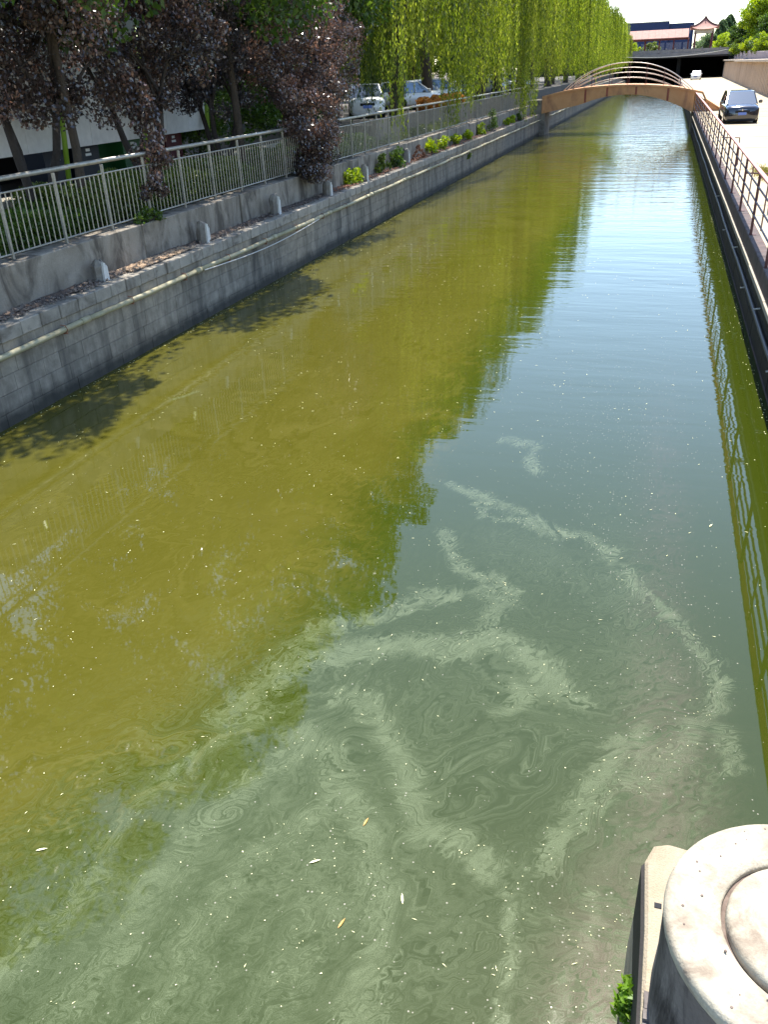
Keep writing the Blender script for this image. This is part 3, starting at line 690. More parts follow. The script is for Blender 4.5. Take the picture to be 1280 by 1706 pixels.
def broad_mesh(seed, h, rad, zc, nclump, per, leaf, mat_bark='bark', trunk_r=.22, shell=.75, squash=1., split=False, clr=.9):
    g = np.random.default_rng(seed); rng = random.Random(seed); mb = MB()
    if split:
        for k in range(3):
            a = k * 2.1 + .4; tips = limbs(mb, (math.cos(a) * .1, math.sin(a) * .1, -.1), (math.cos(a) * .75, math.sin(a) * .75, zc * .62), trunk_r * .6, rng, 4, rad * .55, (h - zc) * .6, 2)
    else:
        limbs(mb, (0, 0, -.2), (rng.uniform(-.2, .2), rng.uniform(-.2, .2), zc * .75), trunk_r, rng, 6, rad * .6, (h - zc) * .7, 3)
    hh = h - zc
    cs = []; rs = []
    for i in range(nclump):
        v = g.normal(size=3); v /= np.linalg.norm(v); r = g.uniform(shell, 1.) ** 1 if i % 4 else g.uniform(.2, .8)
        c = v * r * np.array([rad, rad, hh * squash]); 
        if c[2] < -hh * .85: c[2] *= .7
        cs.append((c[0], c[1], zc + c[2])); rs.append(clr * g.uniform(.55, 1.15))
    P, SH = clump_points(g, cs, rs, per)
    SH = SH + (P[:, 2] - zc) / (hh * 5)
    D = g.normal(size=(len(P), 3)) + np.array([0, 0, -.5])
    sc = g.uniform(.65, 1.3, len(P))
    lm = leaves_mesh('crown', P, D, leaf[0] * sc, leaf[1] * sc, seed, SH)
    tm = mb.mesh('trunk', smooth=True); fix_normals(tm); tm.materials.append(MAT[mat_bark])
    return tm, lm

def tree(name, meshes, mat, loc, rz, sc, label, cat='tree', group=None):
    tm, lm = meshes
    e = empty(name, loc, label, cat, group, rz); e.scale = sc if isinstance(sc, tuple) else (sc, sc, sc)
    me = lm
    if not me.materials: me.materials.append(MAT[mat])
    if tm: put('trunk', tm, None, e)
    o = put('crown', me, None, e)
    if me.materials[0] != MAT[mat]:
        o.material_slots[0].link = 'OBJECT'; o.material_slots[0].material = MAT[mat]
    return e

# ------------------------------------------------------------------ willows
W = [willow_mesh(21), willow_mesh(22, 15., 5.6, 820, .6), willow_mesh(23, 14., 5.2, 760, .4)]
wg = 'weeping willows in a row along the left bank'
spots = [(-14.6, 39.5, 0, 1., 'willow whose dark trunk stands just right of the hanging purple branch'),
         (-13.6, 46.5, 1, 1., 'willow hanging over the fence in front of the white hatchback'),
         (-14.2, 56, 2, 1.02, 'willow with a bare dark limb visible, middle of the group before the bridge'),
         (-13.0, 66, 0, 1.0, 'willow with black trunk standing right behind the fence short of the bridge'),
         (-13.4, 76, 1, .98, 'willow hanging over the left end of the arched bridge'),
         (-13.2, 86, 2, 1.04, 'first willow just beyond the left end of the bridge'),
         (-13.6, 96, 0, 1.02, 'second willow beyond the bridge'),
         (-13.2, 107, 1, 1.0, 'third willow beyond the bridge on the left bank')]
for i, (x, y, v, s, lb) in enumerate(spots):
    tree('weeping_willow', W[v], 'willow', (x, y, PG), i * 1.3, (s * (1 + .1 * math.sin(i * 2.7)), s * (1 + .1 * math.cos(i * 1.9)), s * (1 + .07 * math.sin(i * 4.1))), lb, 'willow tree', wg)
for i in range(10):
    y = 118 + i * 10.5
    tree('weeping_willow', W[i % 3], 'willow', (-14.0 + .6 * math.sin(i * 2.2), y, PG), i * 1.7 + .4, (.95, .95, .78 + .08 * math.sin(i * 1.9)), 'far willow in the row receding beyond the arched bridge', 'willow tree', 'far willows beyond the bridge')
def curtain(tr, x0, x1, y0, y1, zt, zb, n, seed):
    g = np.random.default_rng(seed); P = []; D = []; SH = []
    for i in range(n):
        x, y = g.uniform(x0, x1), g.uniform(y0, y1); a, b = zt + g.normal() * .5, zb + abs(g.normal()) * .7
        k = int((a - b) / .11); u = np.linspace(0, 1, k)
        q = np.stack([x + .12 * np.sin(u * 4 + i), y + .12 * np.cos(u * 5 + i * 2), a + (b - a) * u], 1)
        for _ in range(2):
            P.append(q + g.normal(size=q.shape) * .05); D.append(np.stack([g.normal(size=k) * .4, g.normal(size=k) * .4, -np.ones(k)], 1)); SH.append(np.full(k, g.normal() * .15 + .6))
    P = np.concatenate(P); D = np.concatenate(D); SH = np.concatenate(SH); sc = g.uniform(.7, 1.2, len(P))
    o = put('hanging_branch', leaves_mesh('hanging_branch', P, D, .17 * sc, .045 * sc, seed, SH), 'willow', tr)
    o.matrix_parent_inverse = (Matrix.Translation(tr.location) @ Matrix.Rotation(tr.rotation_euler.z, 4, 'Z') @ Matrix.Diagonal((*tr.scale, 1))).inverted()
ww = sorted([o for o in bpy.data.objects if o.name.startswith('weeping_willow')], key=lambda o: o.name)
curtain(ww[3], -10.1, -9.1, 63.5, 68.5, 8.5, 1.5, 60, 301); curtain(ww[3], -10.4, -9.6, 58, 62, 7.5, 3.0, 26, 302)
curtain(ww[1], -10.5, -9.7, 43.5, 46, 6.8, 2.3, 34, 303); curtain(ww[1], -10.6, -9.8, 47, 51, 7., 2.7, 36, 304)
curtain(ww[0], -10.4, -10.0, 32.2, 36.5, 5.8, 2.5, 16, 305)
tree('weeping_willow', W[1], 'willow_deep', (-17.5, 37.5, G), 2.2, .95, 'dark shaded willow behind the grey purple plum, above the parked blue car', 'willow tree', 'willows behind the parking')
# second row further from the water, over the parking
for i, (x, y, v, lb) in enumerate([(-21, 44, 2, 'willow behind the parked white cars, left of the row'), (-22, 60, 0, 'willow standing behind the silver cars of the parking'), (-21, 78, 1, 'deep green willow behind the parking near the bridge')]):
    tree('weeping_willow', W[v], 'willow_deep', (x, y, PG), i * 2.1, 1.1, lb, 'willow tree', 'willows behind the parking')
for i in range(3):
    tree('weeping_willow', W[i % 3], 'willow_deep', (-21 + i % 2, 98 + i * 24, PG), i * 2.9, 1.1, 'back row willow far beyond the parking', 'willow tree', 'back row willows beyond the bridge')

# tall broadleaf trees whose crowns are above the frame and reflect in the canal
TB = [broad_mesh(31, 11.6, 4.3, 7.4, 125, 230, (.2, .11), trunk_r=.12, clr=1.), broad_mesh(32, 12.6, 4.2, 8.0, 125, 230, (.2, .11), trunk_r=.11, clr=1.)]
for i, (x, y, v, s, lb) in enumerate([(-12.2, 5.6, 1, .62, 'tall tree nearest the camera side of the left bank, mirrored at the lower left corner'),
                                     (-12.0, 10.0, 0, .80, 'tall broadleaf tree at the left bank, crown mirrored in the lower left water'),
                                     (-11.4, 15.6, 1, .82, 'tall broadleaf tree behind the nearest purple plum by the white shelter'),
                                     (-11.5, 23.6, 0, .92, 'tall broadleaf tree with dark straight trunk between the two purple plums'),
                                     (-11.8, 32.0, 1, .92, 'tall broadleaf tree behind the hanging purple plum')]):
    tree('broadleaf_tree', TB[v], 'green', (x, y, G), i * 1.9, (s, s, s * (1.12 if i > 1 else 1)), lb, 'tree', 'tall trees behind the left fence')
# green shrubs/trees filling behind the plums
SB = [broad_mesh(41, 4.2, 1.9, 2.2, 60, 150, (.12, .07), trunk_r=.08, shell=.5, clr=.55), broad_mesh(42, 3.6, 1.7, 1.9, 55, 150, (.12, .07), trunk_r=.08, shell=.5, clr=.55)]
for i, (x, y, v, s, lb) in enumerate([(-16.2, 32.5, 0, 1.1, 'green shrubby tree beside the right edge of the white shelter'), (-15.4, 36.5, 1, 1.15, 'dense green shrubby tree in shade behind the grey purple plum'),
                                     (-19, 40, 0, 1.3, 'dark green shrubby tree at the back of the parking'), (-16.2, 29.6, 1, .8, 'small green shrub close to the corner of the white shelter')]):
    tree('shrubby_tree', SB[v], 'green', (x, y, G), i, s, lb, 'tree', 'green shrubby trees behind the plums')

# ------------------------------------------------------------------ purple plums
PL = [broad_mesh(51, 6.6, 2.5, 4.2, 130, 270, (.088, .052), 'bark_dark', .16, .5, 1., True, .5),
      broad_mesh(52, 6.2, 2.1, 3.9, 120, 270, (.088, .052), 'bark_dark', .15, .5, 1., True, .48)]
tree('purple_plum_tree', PL[0], 'plum', (-12.3, 15.4, G), .3, 1., 'nearest purple leaved plum with forked dark stems at the far left', 'plum tree', 'purple plums behind the fence')
tree('purple_plum_tree', PL[1], 'plum', (-12.0, 19.4, G), 1.3, 1.02, 'reddish purple plum whose twigs hang before the fence near the white shelter', 'plum tree', 'purple plums behind the fence')
tree('purple_plum_tree', PL[1], 'plum_grey', (-12.5, 24.2, G), 2.5, .95, 'shaded grey purple plum between the two brighter plums', 'plum tree', 'purple plums behind the fence')
# leaning plum over the ledge
g = np.random.default_rng(61); rng = random.Random(61); mb = MB()
e = empty('purple_plum_tree', (-11.9, 27.6, G), 'leaning purple plum whose dark branch droops over fence and ledge to the water side', 'plum tree', 'purple plums behind the fence')
mb.tube([(-11.9, 27.6, G - .1), (-11.6, 27.5, 3.4), (-11.0, 27.3, 4.6), (-10.5, 27.2, 5.8)], [.15, .12, .09, .05], 8)
mb.tube([(-11.6, 27.5, 3.4), (-10.9, 26.9, 4.4), (-10.2, 26.5, 4.3), (-9.8, 26.2, 3.2)], [.09, .07, .05, .02], 6)
mb.tube([(-11.5, 27.5, 3.8), (-11.3, 28.8, 5.0), (-11.0, 30.3, 5.9)], [.08, .05, .02], 6)
mb.tube([(-11.6, 27.5, 3.4), (-11.6, 26.0, 4.4), (-11.4, 24.8, 5.6)], [.08, .05, .02], 6)
part('trunk', mb, 'bark_dark', e, True)
cs, rs = [], []
for i in range(165):      # upper crown
    v = g.normal(size=3); v /= np.linalg.norm(v); r = g.uniform(.45, 1)
    cs.append((-10.9 + v[0] * 1.4 * r, 27.2 + v[1] * 4.3 * r, 5.5 + v[2] * 1.7 * r)); rs.append(g.uniform(.25, .52))
for i in range(78):       # drooping skirt
    f = g.random() ** .85; a = g.uniform(0, 6.28); q = g.random() ** .5
    cs.append((-10.05 + math.cos(a) * (.9 - .45 * f) * q + .25 * f, 24.7 + math.sin(a) * (2.3 - 1.0 * f) * q + .9 * (1 - f), 4.6 - 2.7 * f + .5 * q * q)); rs.append(g.uniform(.2, .4))
P, SH = clump_points(g, cs, rs, 215)
P -= np.array([-11.9, 27.6, G]); D = g.normal(size=P.shape) + np.array([0, 0, -.6]); sc = g.uniform(.65, 1.3, len(P))
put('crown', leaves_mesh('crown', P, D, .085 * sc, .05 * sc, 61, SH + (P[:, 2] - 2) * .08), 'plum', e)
# low twigs of the second plum hanging in front of the fence
g = np.random.default_rng(62)
cs = []; rs = []
for i in range(26):
    f = i / 25.; cs.append((-9.95 - .55 * (1 - f) + g.normal() * .12, 16.3 + g.normal() * .22 + .6 * (1 - f), 4.9 - 2.2 * f + g.normal() * .08)); rs.append(.2 * (1.25 - .5 * f))
P, SH = clump_points(g, cs, rs, 110, 1.2)
tw = [o for o in bpy.data.objects if o.name.startswith('purple_plum_tree')][1]
tw_me = leaves_mesh('hanging_twig', P, g.normal(size=P.shape) + np.array([0, 0, -.8]), .095, .055, 62, SH)
o = put('hanging_twig', tw_me, 'plum', tw); o.matrix_parent_inverse = (Matrix.Translation(tw.location) @ Matrix.Rotation(tw.rotation_euler.z, 4, 'Z') @ Matrix.Diagonal((1.02, 1.02, 1.02, 1))).inverted()

# ------------------------------------------------------------------ hedge, kerb, shelter, bins
def hedge(name, x0, x1, y0, y1, z0, z1, n, leaf, mat, label, cat='hedge', seed=1, lump=.25, group=None):
    g = np.random.default_rng(seed)
    P = np.stack([g.uniform(x0, x1, n), g.uniform(y0, y1, n), z0 + (z1 - z0) * g.random(n) ** .6], 1)
    top = z1 - lump * (.5 + .5 * np.sin(P[:, 1] * 2.3 + np.sin(P[:, 0] * 3)))
    P[:, 2] = z0 + (P[:, 2] - z0) * (top - z0) / (z1 - z0)
    c = Vector(((x0 + x1) / 2, (y0 + y1) / 2, z0))
    sc = g.uniform(.65, 1.3, n)
    e = empty(name, c, label, cat, group)
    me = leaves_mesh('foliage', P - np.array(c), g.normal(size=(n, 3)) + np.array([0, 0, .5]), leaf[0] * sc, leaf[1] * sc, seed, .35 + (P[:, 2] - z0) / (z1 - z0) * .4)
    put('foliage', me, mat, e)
    m = MB()
    for i in range(max(3, int((y1 - y0) * 1.2))):
        x, y = g.uniform(x0, x1), g.uniform(y0, y1)
        m.tube([(x, y, z0 - .03), (x + g.normal() * .06, y + g.normal() * .06, z0 + (z1 - z0) * .7)], [.02, .008], 5)
    tag(part('stem', m, 'bark', e), kind='stuff')
    return e
hedge('clipped_hedge', -12.9, -10.75, 15.2, 21.8, G, 2.95, 42000, (.075, .042), 'hedge', 'sunlit glossy green hedge seen through the left fence', seed=71)
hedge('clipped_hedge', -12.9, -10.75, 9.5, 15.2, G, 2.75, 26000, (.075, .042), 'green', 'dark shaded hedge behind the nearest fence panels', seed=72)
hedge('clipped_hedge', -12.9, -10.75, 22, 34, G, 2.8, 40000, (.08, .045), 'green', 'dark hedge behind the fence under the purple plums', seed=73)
ke = empty('planter_kerb', (-13.5, 20, G), 'pale concrete planter kerb behind the hedge, dappled with light', 'kerb')
for i in range(12):
    a = 8 + i * 2.1
    part('kerb_block', MB().box(-13.75, -13.4, a + .006, a + 2.094, G - .1, 2.62 + rnd.uniform(-.01, .01), .02), 'pale_concrete', ke)
sh = empty('waste_shelter', (-17, 22, G), 'shelter with deep white sheet fascia and slanted green posts at far left', 'shelter')
for i in range(10):
    a = 15.2 + i * 1.4
    part('fascia_panel', MB().extrude([(-15.55, 3.24), (-15.50, 3.24), (-15.32, 6.6), (-15.37, 6.6)], 'y', a + .006, a + 1.394), 'panel_white', sh)
part('roof', MB().box(-20, -15.4, 15, 29.3, 6.62, 6.74), 'panel_white', sh)
part('back_wall', MB().box(-20, -19.9, 15, 29.3, G, 6.6), 'dark_void', sh)
part('side_wall', MB().extrude([(-19.9, 3.1), (-15.5, 3.24), (-15.32, 6.6), (-19.9, 6.6)], 'y', 29.22, 29.3), 'panel_white', sh)
for y in (16.0, 20.6, 24.6, 28.7):
    part('slanted_post', MB().tube([(-15.2, y - .25, G), (-15.35, y + .55, 6.2)], .07, 8), 'green_paint', sh, True)
bins = [(17.0, 'bin_dark', 'dark recycling bin leftmost under the white shelter'), (18.4, 'bin_dark', 'second dark bin from the left under the shelter'), (21.4, 'bin_dark', 'dark blue bin right of the first green post'),
        (22.9, 'bin_dark', 'dark bin with small white mark in the middle of the shelter'), (25.3, 'bin_green', 'green bin beside the rear green post of the shelter'), (26.6, 'bin_blue', 'bright blue bin under the right end of the shelter'), (27.9, 'bin_red', 'dark red bin at the right end of the shelter')]
for y, mt, lb in bins:
    e = empty('waste_bin', (-16.6, y, G), lb, 'bin', 'sorting bins under the shelter')
    part('bin_body', MB().extrude([(y - .5, G), (y + .5, G), (y + .58, G + 1.35), (y - .58, G + 1.35)], 'x', -17.1, -16.2), mt, e)
    part('bin_lid', MB().box(-17.14, -16.14, y - .61, y + .61, G + 1.35, G + 1.45, .03), mt, e)
    part('marking', MB().box(-16.2, -16.194, y - .1, y + .1, G + .98, G + 1.06).box(-16.2, -16.194, y - .14, y + .14, G + .86, G + .93), 'white_mark', e)

# orange flowering hedge and bright plants
hedge('orange_hedge', -12.9, -12.3, 48, 58, PG, 3.55, 9000, (.14, .09), 'orange', 'band of orange flowers in front of the white hatchback', 'flowers', 74)
hedge('low_shrub', -11.5, -10.7, 36, 50, G, 2.5, 3500, (.1, .055), 'hedge', 'thin green weeds behind the fence before the willow trunks', 'shrub', 75)

# plants on the ledge
def tuft(name, x, y, z, r, h, n, mat, label, leaf=(.11, .06), cat='plant', group='plants growing on the left ledge', seed=1):
    g = np.random.default_rng(seed)
    e = empty(name, (x, y, z), label, cat, group)
    ns = 9; m = MB(); cs = []; rs = []
    for i in range(ns):
        a = g.uniform(0, 6.28); q = g.uniform(.1, 1.1) * r
        t_ = (math.cos(a) * q * .6, math.sin(a) * q * 1.3, h * g.uniform(.12, .95) * (1 - .4 * q / r)); m.tube([(x, y, z), (x + t_[0] * .5, y + t_[1] * .5, z + t_[2] * .6), (x + t_[0], y + t_[1], z + t_[2])], [.008, .006, .003], 4)
        cs.append(t_); rs.append(r * .5)
    part('stem', m, 'bark', e)
    P, SH = clump_points(g, cs, rs, n // ns, 1.)
    P[:, 2] = np.abs(P[:, 2])
    sc = g.uniform(.6, 1.3, len(P))
    put('foliage', leaves_mesh('foliage', P, g.normal(size=P.shape) + np.array([0, 0, .3]), leaf[0] * sc, leaf[1] * sc, seed, SH + .1), mat, e)
    return e
led = [(28.0, .34, .62, 'lime', 'bright green plant just left of the rounded white stump'), (31.3, .3, .6, 'hedge', 'green bush right of the rounded white stump'), (33.2, .36, .75, 'green', 'dark green bush on the ledge before the pale stump'),
       (38.8, .42, .72, 'lime', 'large bright bush just beyond the reddish rubble heap'), (41.0, .38, .68, 'lime', 'second bright bush right of the rubble heap'), (43.4, .3, .55, 'lime', 'mid green bush fourth of the ledge clumps'), (46.6, .3, .5, 'lime', 'small bright bush in the middle of the far ledge'),
       (50.2, .32, .6, 'lime', 'bright clump left of the tall climbing plant'), (53.4, .42, 1.2, 'green', 'tall climbing plant reaching up the parapet'), (58.6, .25, .45, 'lime', 'yellow green clump short of the bridge'), (61.0, .28, .5, 'lime', 'clump on the ledge under the willow fringe'), (63.5, .26, .5, 'green', 'last dark clump on the ledge before the bridge')]
for i, (y, r, h, mt, lb) in enumerate(led):
    tuft('ledge_plant', -9.72, y, 1.52, r, h, 620, mt, lb, seed=80 + i)
tuft('hanging_weed', -10.0, 15.75, 2.2, .28, .2, 420, 'green', 'dark weed spilling over the parapet below the hanging twigs', (.08, .045), group='weeds on the parapet', seed=96)
tuft('wall_weed', -9.33, 45.0, .75, .16, .3, 160, 'hedge', 'small weed growing from the left wall face under the pipe', (.08, .05), group='weeds on the wall face', seed=97)
e = empty('rubble_heap', (-9.75, 36.6, 1.5), 'reddish brown heap of broken brick on the left ledge', 'rubble')
m = MB()
for i in range(60):
    a, q = rnd.uniform(0, 6.28), rnd.random() ** .7; s = rnd.uniform(.04, .1)
    c = (-9.75 + math.cos(a) * q * .2, 36.6 + math.sin(a) * q * .9, 1.5 + (1 - q) * .5 + rnd.uniform(0, .05))
    m.add([(c[0] + s * rnd.uniform(-1, 1), c[1] + s * rnd.uniform(-1, 1), c[2] + s * rnd.uniform(-1, 1)) for _ in range(6)], [(0, 1, 2), (0, 2, 3), (1, 2, 4), (3, 4, 5), (0, 3, 5), (1, 4, 5), (2, 3, 4), (0, 1, 5)])
part('brick_pile', m, 'rust', e)

# ------------------------------------------------------------------ right bank wall, ledge, kerb, railing
rw = empty('right_embankment_wall', (1.97, 6, 0), 'dark shaded block wall of the right bank beside the water', 'wall')
part('backing', MB().box(1.985, 2.3, -8, 240, -1, 1.03), 'mortar', rw)
rb_m = MB().box(0, .08, -.5, .5, -.17, .17, .009).mesh('stone_block'); fix_normals(rb_m); rb_m.materials.append(MAT['dark_wall'])
rest = MB()
for ci, zc in enumerate((.86, .515, .17, -.175)):
    y = 1 + ci * .37
    while y < 60:
        L = rnd.uniform(.85, 1.2)
        if ci < 3 and 6 < y < 36: put('stone_block', rb_m, None, rw, (rnd.uniform(-.005, .005), y + L / 2 - 6, zc), (1, L - .01, 1))
        else: rest.box(1.97, 2.02, y + .005, y + L - .005, zc - .17, zc + .17)
        y += L
rest.box(1.97, 2.02, 61, 240, -.34, 1.03); rest.box(1.97, 2.02, -8, 1, -.34, 1.03)
tag(part('stone_course', rest, 'dark_wall', rw), kind='stuff')
y = -6.0
while y < 72:
    L = 3.0
    part('ledge_slab', MB().box(1.865 + rnd.uniform(-.006, .006), 2.1, y + .006, y + L - .006, 1.03, 1.13 + rnd.uniform(-.004, .004), .008), 'ledge', rw); y += L
part('ledge_slab', MB().box(1.865, 2.1, 75, 240, 1.03, 1.13, .008), 'ledge', rw)
part('wall_conduit', MB().tube([(1.925, 6 + i * 3, .6 + .02 * math.sin(i * 1.7)) for i in range(24)], .035, 8), 'cable_dark', rw, True)
for i, y in enumerate((9.4, 11.6, 13.3, 16.1, 18.9, 22, 26, 31)):
    part('weep_pipe', MB().tube([(1.99, y, .5 + .25 * (i % 2)), (1.86, y, .48 + .25 * (i % 2))], .014, 6), 'white_paint', rw)
part('tide_rim', MB().box(1.955, 1.969, 2, 72, -.1, .03), 'kerb', rw)
kb = empty('kerb_beam', (2.05, 6, 1.4), 'long raised kerb beam under the red railing on the right bank', 'kerb')
y = -6.0
while y < 72:
    part('kerb_block', MB().box(1.905, 2.15, y + .005, y + 3.295, 1.1, 1.45 + rnd.uniform(-.004, .004), .012), 'kerb', kb); y += 3.3
part('kerb_block', MB().box(1.905, 2.15, 76.2, 214, 1.1, 1.45, .012), 'kerb', kb)
rr = empty('red_canal_railing', (1.95, 6, 1.45), 'rust red canal railing with wide pink red handrail along the right road', 'railing')
a = -4.0
while a < 71.2:
    b_ = min(a + 6.6, 71.3)
    part('handrail', MB().box(1.91, 2.0, a, b_ - .004, 2.645, 2.69, .008), 'red_top', rr)
    for z in (2.39, 2.105, 1.84): part('mid_rail', MB().tube([(1.955, a, z), (1.955, b_, z)], .02, 6), 'grey_rail', rr)
    a = b_
y = -.35 + 3.3 * -1
while y < 71:
    part('post', MB().box(1.93, 1.98, y - .026, y + .026, 1.4, 2.645, .004), 'red_post', rr)
    part('foot_plate', MB().box(1.925, 2.06, y - .06, y + .06, 1.452, 1.464), 'red_post', rr)
    part('baluster', MB().box(1.942, 1.968, y + 1.65 - .018, y + 1.65 + .018, 1.80, 2.645), 'rust_bar', rr)
    y += 3.3
for y in (16.15, 22.8, 33.9, 49.5, 62.5):
    part('back_brace', MB().tube([(1.97, y, 2.3), (2.55, y, 2.28), (2.6, y, 1.41)], .022, 6), 'red_post', rr)

for i in range(14):
    part_y = 24 + i * 7.5 + (i % 3) * .8
    tag(part('road_joint', MB().box(2.3, 8.6, part_y, part_y + .05, 1.40, 1.4135), 'kerb'), kind='structure')
g = np.random.default_rng(401); n = 2600
P = np.stack([3.25 + g.normal(size=n) * .16, 30.6 + g.normal(size=n) * 1.1, 1.42 + g.random(n) * .06], 1)
MAT['dry_grass'] = leafmat('dry_grass', [(.16, .15, .03), (.26, .22, .05), (.34, .28, .09)], .3, .6)
tag(put('grass_patch', leaves_mesh('grass_patch', P, g.normal(size=P.shape) * .5 + np.array([0, 0, 1]), .09, .02, 401), 'dry_grass'), kind='stuff')
# ------------------------------------------------------------------ manhole chamber in the foreground
ch = empty('outlet_block', (.9, 2.1, .7), 'sandy concrete block standing in the water under the round manhole chamber', 'concrete block')
m = MB()
poly = [(.275, -1.0), (.275, 1.2), (.262, 1.9), (.27, 2.45), (.262, 2.80), (.30, 2.90), (.36, 2.925), (.44, 2.915), (.9, 2.93), (1.96, 2.93), (1.96, -1.0)]
n = len(poly)
vs = [(x, y, -.6) for x, y in poly] + [(x - (.02 if x < .5 else 0), y, .9) for x, y in poly] + [(x, y, 1.485) for x, y in poly] + [(x + (.014 if x < .5 else 0), y - (.012 if y > 2.7 else 0), 1.5) for x, y in poly]
fs = []
for j in range(3): fs += [(j * n + i, j * n + (i + 1) % n, (j + 1) * n + (i + 1) % n, (j + 1) * n + i) for i in range(n)]
fs.append(tuple(3 * n + i for i in range(n)))
m.add(vs, fs); part('block_body', m, 'sandy_concrete', ch)
part('shaded_side', MB().extrude([(.262, -1.), (.262, 1.2), (.249, 1.9), (.256, 2.45), (.249, 2.80), (.29, 2.86), (.29, -1.)], 'z', -.5, 1.455), 'dark_wall', ch)  # near-black skin that paints the shade onto the block's left face
m = MB()
for i in range(26):
    y = 1.1 + i * .041; xx = .272 + rnd.uniform(-.006, .006)
    m.box(xx, .52, y, y + .0405, 1.49, 1.512 + rnd.uniform(0, .022))
part('mortar_fillet', m, 'ring_side', ch)
part('chip_hole', MB().box(.305, .335, 2.56, 2.585, 1.496, 1.503), 'dark_void', ch)
mh = empty('manhole_chamber', (.76, 2.11, 1.5), 'round pale concrete manhole ring with raised lid at the bottom right corner', 'manhole')
part('ring_wall', MB().lathe(.76, 2.11, [(.472, 1.497), (.476, 1.62), (.470, 1.8), (.474, 1.98), (.478, 2.05)], 96, .0012), 'ring_side', mh, True)
ring = [(.478, 2.05), (.4795, 2.07), (.476, 2.085), (.468, 2.098), (.455, 2.103), (.39, 2.103), (.33, 2.100), (.318, 2.094), (.296, 2.090), (.290, 2.082), (.288, 2.0)]
part('ring', MB().lathe(.76, 2.11, ring, 96, .0012), 'pale_concrete', mh, True)
lid = [(.0, 2.11), (.09, 2.112), (.11, 2.108), (.125, 2.113), (.2, 2.113), (.215, 2.109), (.235, 2.114), (.258, 2.112), (.268, 2.104), (.272, 2.09), (.274, 2.0)]
part('lid', MB().lathe(.757, 2.107, lid, 80), 'pale_concrete', mh, True)
part('groove_rust', MB().lathe(.76, 2.11, [(.2735, 2.03), (.2735, 2.066), (.2885, 2.072)], 64), 'groove', mh)
part('lid_hole', MB().lathe(.665, 1.985, [(.0, 2.1145), (.012, 2.1145), (.013, 2.112)], 10).lathe(.86, 2.2, [(.0, 2.1145), (.012, 2.1145), (.013, 2.112)], 10), 'dark_void', mh)
pm = MB()
for i in range(26):
    a = rnd.uniform(1.2, 5.2); q = rnd.uniform(.31, .45); s = rnd.uniform(.0015, .005)
    x, y = .76 + math.cos(a) * q, 2.11 + math.sin(a) * q
    pm.lathe(x, y, [(.0, 2.1052), (s, 2.105), (s * 1.2, 2.1)], 6)
tag(part('pit', pm, 'groove', mh), kind='stuff')
MAT['fg_green'] = leafmat('foreground_leaf', [(.10, .2, .02), (.18, .32, .03), (.3, .42, .05)], .4, .4)
tuft('wall_plant', .235, 2.36, 1.02, .075, .20, 330, 'fg_green', 'fresh green plant rooted on the side of the concrete block', (.05, .018), group='weeds on the concrete block', seed=101)
tuft('wall_plant', .235, 2.02, 1.12, .09, .18, 300, 'fg_green', 'fresh green weed at the very bottom edge beside the block', (.06, .022), group='weeds on the concrete block', seed=102)
tuft('wall_plant', .56, 2.98, 1.42, .03, .09, 60, 'fg_green', 'tiny green sprig peeping above the far rim of the manhole', (.035, .013), group='weeds on the concrete block', seed=103)

# ------------------------------------------------------------------ arched bridge
BY0, BY1 = 72.0, 75.4
br = empty('arched_footbridge', (-3.3, 73.7, 0), 'tan orange arched footbridge with thin curved rails across the canal', 'bridge')
def deck_z(x):
    u = (x + 3.5) / 6.9
    return 3.36 - .78 * min(1, abs(u)) ** 2.0 - .25 * max(0, abs(u) - .55)
xs_ = [-9.25 + i * .45 for i in range(29)]
def arch_z(x):
    if x < -6.3: return 2.10 + (x + 6.3) * .19
    if x < -3.1: return 2.68 - .58 * ((x + 3.1) / 3.2) ** 2
    return 2.68 - 1.33 * min(1, ((x + 3.1) / 4.9)) ** 2
def girder(y0, y1, nm):
    cuts = [-9.25, -6.0, -4.4, -2.3, .0, 1.9]
    for c0, c1 in zip(cuts[:-1], cuts[1:]):
        pts = [c0 + .008 + (c1 - c0 - .016) * i / 6 for i in range(7)]
        poly = [(x, arch_z(x)) for x in pts] + [(x, deck_z(x) - .03) for x in reversed(pts)]
        part('girder_panel', MB().extrude(poly, 'y', y0, y1), 'bridge_paint', br)
    for c in cuts[1:-1]:
        part('joint_cover', MB().box(c - .07, c + .07, y0 - .02, y0, arch_z(c) + .02, deck_z(c) - .1), 'bridge_dark', br)
    part('girder_core', MB().extrude([(x, arch_z(x) + .03) for x in xs_ if x < 1.9] + [(x, deck_z(x) - .06) for x in reversed(xs_) if x < 1.9], 'y', y0 + .01, y1 - .01), 'bridge_dark', br)
girder(BY0, BY0 + .22, 'near'); girder(BY1 - .22, BY1, 'far')
